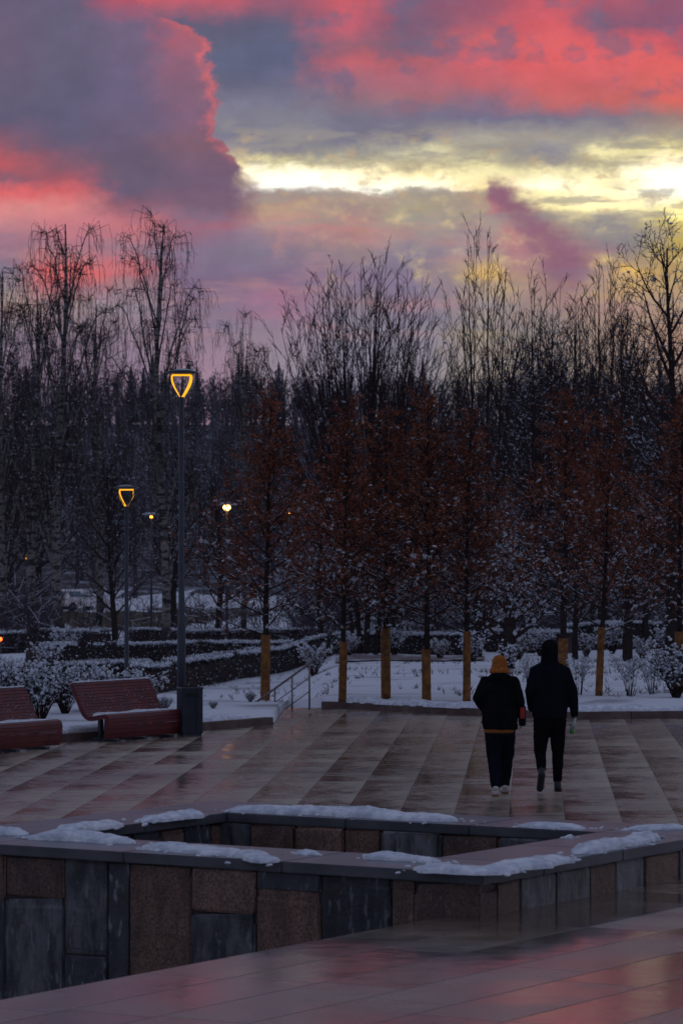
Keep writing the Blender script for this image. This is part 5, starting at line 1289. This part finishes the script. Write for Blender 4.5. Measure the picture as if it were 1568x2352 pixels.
# ---------------------------------------------------------------- parked cars
def car(mbody, label, px, d, rz, L=4.2, Wd=1.8, Hh=1.62):
    X = XQ(px, d); root = empty('parked_car', (X, d, Tz(X, d) + .10), rz); tag(root, label, 'car', 'cars parked beyond the birches')
    prof = [(-L/2, .35), (-L/2, .85), (-L/2 + .12, 1.0), (-L/2 + .35, Hh - .06), (-L/2 + .6, Hh), (L/2 - 1.9, Hh), (L/2 - 1.15, 1.06), (L/2 - .15, .92), (L/2, .70), (L/2, .35)]
    mb = MB(); k = len(prof); V = []
    for y, inn in ((-Wd / 2, 0), (Wd / 2, 0)):
        for (x, z) in prof: V.append((x, y * (0.82 if z > 1.1 else 1.0), z))
    mb.add(V, [tuple(range(k)), tuple(range(2 * k - 1, k - 1, -1))] + [(i, i + k, (i + 1) % k + k, (i + 1) % k) for i in range(k)]); o = mb.build('body', mbody, root, smooth=False); bevel(o, .06, 3)
    for sy in (-1, 1):
        mb = MB(); y0 = sy * (Wd / 2 + .004)
        for x0, x1 in ((-L/2 + .42, -.55), (-.5, .45)):
            mb.add([(x0 + .0, y0 * .985, 1.07), (x1 + .12, y0 * .985, 1.07), (x1, y0 * .85, Hh - .13), (x0 + .12, y0 * .85, Hh - .13)], [(0, 1, 2, 3) if sy < 0 else (3, 2, 1, 0)])
        mb.build('side_window', 'car_glass', root, smooth=False)
    mb = MB(); mb.add([(-L/2 + .10, -.65, 1.05), (-L/2 + .10, .65, 1.05), (-L/2 + .30, .58, Hh - .12), (-L/2 + .30, -.58, Hh - .12)], [(0, 1, 2, 3)]); mb.build('rear_window', 'car_glass', root, smooth=False)
    mb = MB(); mb.add([(L/2 - 1.12, -.68, 1.10), (L/2 - 1.12, .68, 1.10), (L/2 - 1.80, .58, Hh - .06), (L/2 - 1.80, -.58, Hh - .06)], [(0, 1, 2, 3)]); mb.build('windscreen', 'car_glass', root, smooth=False)
    for sx in (-1, 1):
        for sy in (-1, 1):
            mb = MB(); c = (sx * L * .31, sy * (Wd / 2 - .1), .33); mb.tube([(c[0], c[1] - .12, c[2]), (c[0], c[1] + .12, c[2])], .34, 18); w = mb.build('wheel', 'rubber', root)
            mb = MB(); mb.tube([(c[0], c[1] - .125, c[2]), (c[0], c[1] + .125, c[2])], .19, 12); mb.build('rim', 'metal_dark', w)
    for sy in (-1, 1):
        mb = MB(); mb.box((-L/2 - .005, sy * .72, .88), (.03, .16, .14)); mb.build('tail_light', 'red_cloth', root, smooth=False)
        mb = MB(); mb.box((L/2 + .005, sy * .68, .70), (.03, .26, .12)); mb.build('headlight', 'bottle_clear', root, smooth=False)
car('car_white', 'pale parked car seen past the banded birch trunk', 186, 252, math.radians(38))
car('car_black', 'dark parked car left of the pale car behind birches', 118, 251, math.radians(20), 4.3, 1.75, 1.45)
# red light at the left frame edge
X = XQ(1, 100); r = empty('marker_light', (X, 100, Tz(X, 100))); tag(r, 'small glowing red light on short post at left frame edge', 'light')
zz = ZQ(1468, 100) - Tz(X, 100)
mb = MB(); mb.tube([(0, 0, 0), (0, 0, zz)], .03, 8); mb.build('post', 'metal_dark', r); mb = MB(); mb.ellipsoid((0, -.02, zz), (.07, .05, .06)); mb.build('lens', 'red_glow', r)

# ---------------------------------------------------------------- people
def blob(mb, name, m, parent, voxel=.012, smooth=4, disp=0.0, dscale=.1, decim=None):
    o = mb.build(name, m, None)
    r = o.modifiers.new('r', 'REMESH'); r.mode = 'VOXEL'; r.voxel_size = voxel
    s = o.modifiers.new('s', 'SMOOTH'); s.iterations = smooth; s.factor = .5
    if disp > 0:
        tx = bpy.data.textures.new(name + '_folds', 'CLOUDS'); tx.noise_scale = dscale; tx.noise_depth = 2
        dm = o.modifiers.new('d', 'DISPLACE'); dm.texture = tx; dm.strength = disp; dm.mid_level = .5; dm.texture_coords = 'LOCAL'
    dg = bpy.context.evaluated_depsgraph_get(); me = bpy.data.meshes.new_from_object(o.evaluated_get(dg)); me.name = name
    o.modifiers.clear(); o.data = me
    for p in me.polygons: p.use_smooth = True
    if not me.materials: me.materials.append(MATS[m])
    o.parent = parent; return o
def hand(mb, wrist, d, palm_n, side, curl=.6, s=1.0):
    """palm + five fingers; d hand direction, palm_n palm normal, side thumb side"""
    d = np.array(d, float); d /= np.linalg.norm(d); pn = np.array(palm_n, float); pn -= d * np.dot(pn, d); pn /= np.linalg.norm(pn); sd = np.cross(d, pn) * side; w = np.array(wrist, float)
    for k in (-.024, -.008, .008, .024): mb.capsule(w + sd * k * .8, w + d * .085 * s + sd * k, .014, .012)
    for k, L_ in ((.028, .068), (.010, .078), (-.009, .072), (-.027, .056)):
        p = w + d * .088 * s + sd * k; a = 0
        for j, f in enumerate((.45, .32, .23)):
            a += curl * (1 + .1 * j); q = p + (d * math.cos(a) + pn * math.sin(a)) * L_ * f * s * 1.1; mb.capsule(p, q, .0095 - .001 * j, .009 - .001 * j, k=8); p = q
    p = w + d * .03 + sd * .028; q = p + (d * .55 + sd * .75 + pn * .35) * .035; mb.capsule(p, q, .012, .011, k=8); q2 = q + (d * .85 + sd * .1 + pn * .5) * .03; mb.capsule(q, q2, .010, .009, k=8)
def head(mb, c, s=1.0):
    x, y, z = c
    mb.ellipsoid((x, y, z + .01), (.074 * s, .092 * s, .105 * s)); mb.ellipsoid((x, y + .045, z - .05), (.050 * s, .048 * s, .058 * s))
    mb.capsule((x, y + .085 * s, z + .005), (x, y + .108 * s, z - .028), .009, .013, k=8)      # nose
    for sg in (-1, 1):
        mb.ellipsoid((x + sg * .076 * s, y - .005, z - .012), (.012, .020, .032))             # ears
        mb.ellipsoid((x + sg * .030 * s, y + .078 * s, z + .012), (.014, .010, .010))         # eyes
    mb.capsule((x - .02, y + .088 * s, z - .062), (x + .02, y + .088 * s, z - .062), .007, .007, k=8)   # mouth

def woman():
    g = P(1137, 1829); root = empty('person', (g[0] + .055, g[1] + .15, 0)); tag(root, 'person in an orange knit hat and black puffer jacket walking away', 'person', 'two people walking away side by side')
    LH, RH = (-.075, 0, .86), (.085, 0, .86); LK, RK = (-.065, .05, .47), (.098, .20, .46); LA, RA = (-.052, -.15, .10), (.080, .30, .09)
    LS, LE, LW = (-.165, 0, 1.335), (-.262, -.06, 1.145), (-.185, .08, 1.01); RS, RE, RW = (.165, 0, 1.335), (.238, -.05, 1.10), (.262, .05, .92)
    mb = MB()
    mb.loft([(0, 0, .80, .13, .10), (0, 0, .9, .145, .105), (0, 0, 1.05, .12, .09), (0, 0, 1.2, .135, .095), (0, 0, 1.32, .14, .085), (0, 0, 1.37, .07, .06)])
    mb.capsule((0, 0, 1.34), (0, .01, 1.45), .05, .045); head(mb, (0, .02, 1.53), .95)
    for a, b, c in ((LH, LK, LA), (RH, RK, RA)): mb.capsule(a, b, .078, .05); mb.capsule(b, c, .048, .033)
    for a, b, c in ((LS, LE, LW), (RS, RE, RW)): mb.capsule(a, b, .045, .036); mb.capsule(b, c, .035, .024)
    hand(mb, LW, (.45, .75, -.5), (.8, -.4, .1), 1, .45); hand(mb, RW, (.1, .15, -1), (-1, 0, -.1), 1, .4)
    for (x, y, z) in (LA, RA): mb.capsule((x, y - .02, max(z - .05, .045)), (x, y + .15, .045), .032, .030)
    blob(mb, 'body', 'skin', root, .008, 2)
    mb = MB()
    mb.loft([(.008, 0, .775, .195, .145), (.008, 0, .80, .207, .155), (.005, 0, .92, .212, .16), (0, 0, 1.08, .202, .155), (0, 0, 1.22, .195, .15), (0, 0, 1.31, .175, .135), (0, 0, 1.37, .12, .11), (0, 0, 1.42, .098, .095), (0, 0, 1.445, .09, .085)])
    for z in (.86, .99, 1.12, 1.24): mb.loft([(0, 0, z - .045, .19, .14), (0, 0, z, .214, .166), (0, 0, z + .045, .19, .14)])
    mb.ellipsoid((0, -.085, 1.385), (.135, .075, .075)); mb.ellipsoid((0, -.01, 1.40), (.125, .12, .055))
    for a, b, c in ((LS, LE, LW), (RS, RE, RW)):
        mb.capsule(a, b, .072, .060); mb.capsule(b, tuple(np.array(b) + (np.array(c) - np.array(b)) * .9), .060, .046)
    mb.capsule((-.10, 0, 1.345), (.10, 0, 1.345), .075, .075)
    blob(mb, 'jacket', 'jacket_black', root, .011, 4, .022, .09)
    mb = MB(); mb.loft([(.002, 0, .738, .180, .135), (.002, 0, .76, .188, .142), (.004, 0, .80, .190, .142)], 24); blob(mb, 'jumper_hem', 'orange_cloth', root, .010, 1)
    mb = MB(); mb.loft([(.01, 0, .70, .165, .125), (.01, 0, .80, .16, .125), (.01, 0, .92, .14, .11)])
    for a, b, c in ((LH, LK, LA), (RH, RK, RA)): mb.capsule((a[0] * 1.0, a[1], .78), b, .108, .086); mb.capsule(b, (c[0], c[1], c[2] + .03), .082, .060)
    blob(mb, 'trousers', 'trousers_blue', root, .011, 3, .016, .08)
    mb = MB(); mb.loft([(0, .015, 1.437, .112, .118), (0, .015, 1.452, .121, .128), (0, .015, 1.482, .115, .122), (0, .015, 1.508, .094, .106), (0, .015, 1.55, .089, .103), (0, .012, 1.605, .080, .092), (0, .01, 1.64, .055, .065), (0, .01, 1.652, .02, .025)], 24)
    blob(mb, 'knit_hat', 'hat_orange', root, .008, 2, .010, .02)
    mb = MB(); mb.loft([(0, .0, 1.37, .085, .075), (0, .015, 1.45, .092, .095), (0, .02, 1.50, .078, .085)]); blob(mb, 'hair', 'hair', root, .010, 2)
    for (x, y, z), pitch in ((LA, .5), (RA, 0)):
        mb = MB(); mb.capsule((x, y - .03, .075 + (.02 if pitch else 0)), (x, y + .02, .09), .040, .042); mb.capsule((x, y - .02, .045), (x, y + .17, .042), .042, .038); o = blob(mb, 'shoe', 'shoe_white', root, .008, 2)
        mb = MB(); mb.loft([(x, y + .07, .0, .042, .135), (x, y + .07, .022, .044, .138)], 18); mb.build('sole', 'sole', o)
    # bag
    gb = empty('shoulder_bag', (root.location.x + .265, root.location.y - .06, .82)); tag(gb, 'small black bag with red side carried between the two walkers', 'bag')
    mb = MB(); mb.box((0, 0, .12), (.085, .05, .24)); o = mb.build('body', 'jacket_black', gb, smooth=False); bevel(o, .02, 3)
    mb = MB(); mb.box((.002, -.028, .155), (.055, .012, .13)); o = mb.build('red_panel', 'red_cloth', gb, smooth=False); bevel(o, .005, 2)
    mb = MB(); mb.tube([(0, .0, .23), (-.03, -.02, .36), (-.07, -.03, .50)], .008, 6); mb.build('strap', 'jacket_black', gb)
woman()
def man():
    g = P(1275, 1820); root = empty('person', (XQ(1262, g[1] + .1), g[1] + .15, 0)); tag(root, 'taller hooded person in dark navy jacket and black trousers stepping forward with a bottle', 'person', 'two people walking away side by side')
    LH, RH = (-.095, 0, .92), (.10, 0, .92); LK, RK = (-.115, -.02, .50), (.098, .02, .50); LA, RA = (-.115, -.36, .26), (.095, .0, .09)
    LS, LE, LW = (-.170, 0, 1.43), (-.235, -.04, 1.19), (-.21, .06, .98); RS, RE, RW = (.178, 0, 1.43), (.272, -.04, 1.18), (.300, .03, .90)
    mb = MB()
    mb.loft([(0, 0, .86, .15, .11), (0, 0, .98, .15, .11), (0, 0, 1.12, .145, .105), (0, 0, 1.3, .17, .115), (0, 0, 1.45, .175, .10), (0, 0, 1.51, .08, .07)])
    mb.capsule((0, 0, 1.47), (0, .01, 1.60), .058, .054); head(mb, (0, .02, 1.69), 1.0)
    for a, b, c in ((LH, LK, LA), (RH, RK, RA)): mb.capsule(a, b, .085, .055); mb.capsule(b, c, .054, .037)
    for a, b, c in ((LS, LE, LW), (RS, RE, RW)): mb.capsule(a, b, .052, .042); mb.capsule(b, c, .040, .028)
    hand(mb, LW, (.1, .2, -1), (1, 0, 0), -1, .5); hand(mb, RW, (-.02, .12, -1), (-1, .1, 0), 1, .85, 1.05)
    mb.capsule((LA[0], LA[1] + .0, LA[2] - .04), (LA[0] + .01, LA[1] - .0 + .03, LA[2] - .18), .034, .03); mb.capsule((RA[0], RA[1] - .03, .05), (RA[0] + .02, RA[1] + .17, .045), .036, .033)
    blob(mb, 'body', 'skin', root, .008, 2)
    mb = MB()
    mb.loft([(0, 0, .875, .195, .145), (0, 0, .90, .212, .155), (0, 0, 1.05, .215, .16), (0, 0, 1.22, .218, .16), (0, 0, 1.36, .215, .155), (0, 0, 1.45, .185, .14), (0, 0, 1.51, .14, .12), (0, 0, 1.56, .10, .10)])
    mb.capsule((-.12, 0, 1.455), (.12, 0, 1.455), .085, .085)
    for a, b, c in ((LS, LE, LW), (RS, RE, RW)): mb.capsule(a, b, .076, .066); mb.capsule(b, tuple(np.array(b) + (np.array(c) - np.array(b)) * .93), .064, .048)
    blob(mb, 'jacket', 'jacket_navy', root, .011, 4, .020, .10)
    mb = MB(); mb.loft([(0, .0, 1.50, .125, .12), (0, .0, 1.56, .108, .118), (0, .005, 1.64, .102, .122), (0, .01, 1.72, .100, .125), (0, .01, 1.775, .082, .105), (0, .01, 1.81, .045, .06), (0, .01, 1.82, .015, .02)], 24)
    blob(mb, 'hood', 'jacket_black', root, .010, 2, .012, .06)
    mb = MB(); mb.loft([(0, 0, .80, .165, .12), (0, 0, .90, .175, .13), (0, 0, 1.0, .16, .12)])
    for a, b, c in ((LH, LK, LA), (RH, RK, RA)): mb.capsule((a[0] * .95, a[1], .83), b, .106, .080); mb.capsule(b, tuple(np.array(b) + (np.array(c) - np.array(b)) * .88), .074, .054)
    blob(mb, 'trousers', 'trousers_black', root, .011, 3, .018, .08)
    mb = MB(); a = np.array(LA); mb.capsule(a + (0, 0, .01), a + (0, -.03, -.04), .045, .044); mb.capsule(a + (-.004, -.035, -.03), a + (-.022, .02, -.20), .046, .042); o = blob(mb, 'shoe', 'shoe_dark', root, .008, 2)
    mb = MB(); mb.capsule(a + (-.004, -.070, -.04), a + (-.022, -.02, -.205), .034, .032); blob(mb, 'sole', 'rubber', o, .009, 1)
    mb = MB(); a = np.array(RA); mb.capsule(a + (0, -.02, 0), a + (0, -.03, -.03), .046, .046); mb.capsule((a[0], a[1] - .03, .048), (a[0] + .03, a[1] + .19, .045), .046, .042); o = blob(mb, 'shoe', 'shoe_dark', root, .008, 2)
    mb = MB(); mb.loft([(a[0] + .012, a[1] + .08, 0, .047, .15), (a[0] + .012, a[1] + .08, .02, .049, .152)], 18); mb.build('sole', 'rubber', o)
    # bottle
    hb = np.array(root.location) + np.array((.285, -.0, .80)); bo = empty('bottle', tuple(hb)); bo.rotation_euler = (math.radians(8), math.radians(14), 0); tag(bo, 'small clear bottle with green base held in the hooded person\'s right hand', 'bottle')
    mb = MB(); mb.loft([(0, 0, -.11, .024, .024), (0, 0, -.105, .029, .029), (0, 0, -.05, .030, .030)], 16); mb.build('base_label', 'bottle_green', bo)
    mb = MB(); mb.loft([(0, 0, -.05, .029, .029), (0, 0, .02, .029, .029), (0, 0, .05, .015, .015), (0, 0, .085, .013, .013)], 16); mb.build('glass', 'bottle_clear', bo)
    mb = MB(); mb.loft([(0, 0, .085, .015, .015), (0, 0, .10, .015, .015)], 12); mb.build('cap', 'bottle_green', bo)
man()

# ---------------------------------------------------------------- thin evening haze
def haze():
    m = bpy.data.materials.new('haze_air'); m.use_nodes = True; m.node_tree.nodes.clear(); t = NT(m.node_tree)
    v = t.n.new('ShaderNodeVolumePrincipled'); o = t.n.new('ShaderNodeOutputMaterial'); t.l.new(v.outputs[0], o.inputs['Volume'])
    v.inputs['Color'].default_value = (.72, .74, .95, 1); v.inputs['Density'].default_value = .00013
    MATS['haze_air'] = m
    mb = MB(); mb.box((0, 440, 22), (420, 940, 56)); tag(mb.build('haze', 'haze_air', smooth=False), kind='stuff')
haze()
for o in scene.objects:
    if o.parent and o.name.split('.')[0] in ('snow_cover', 'snow_dusting'): o['kind'] = 'stuff'
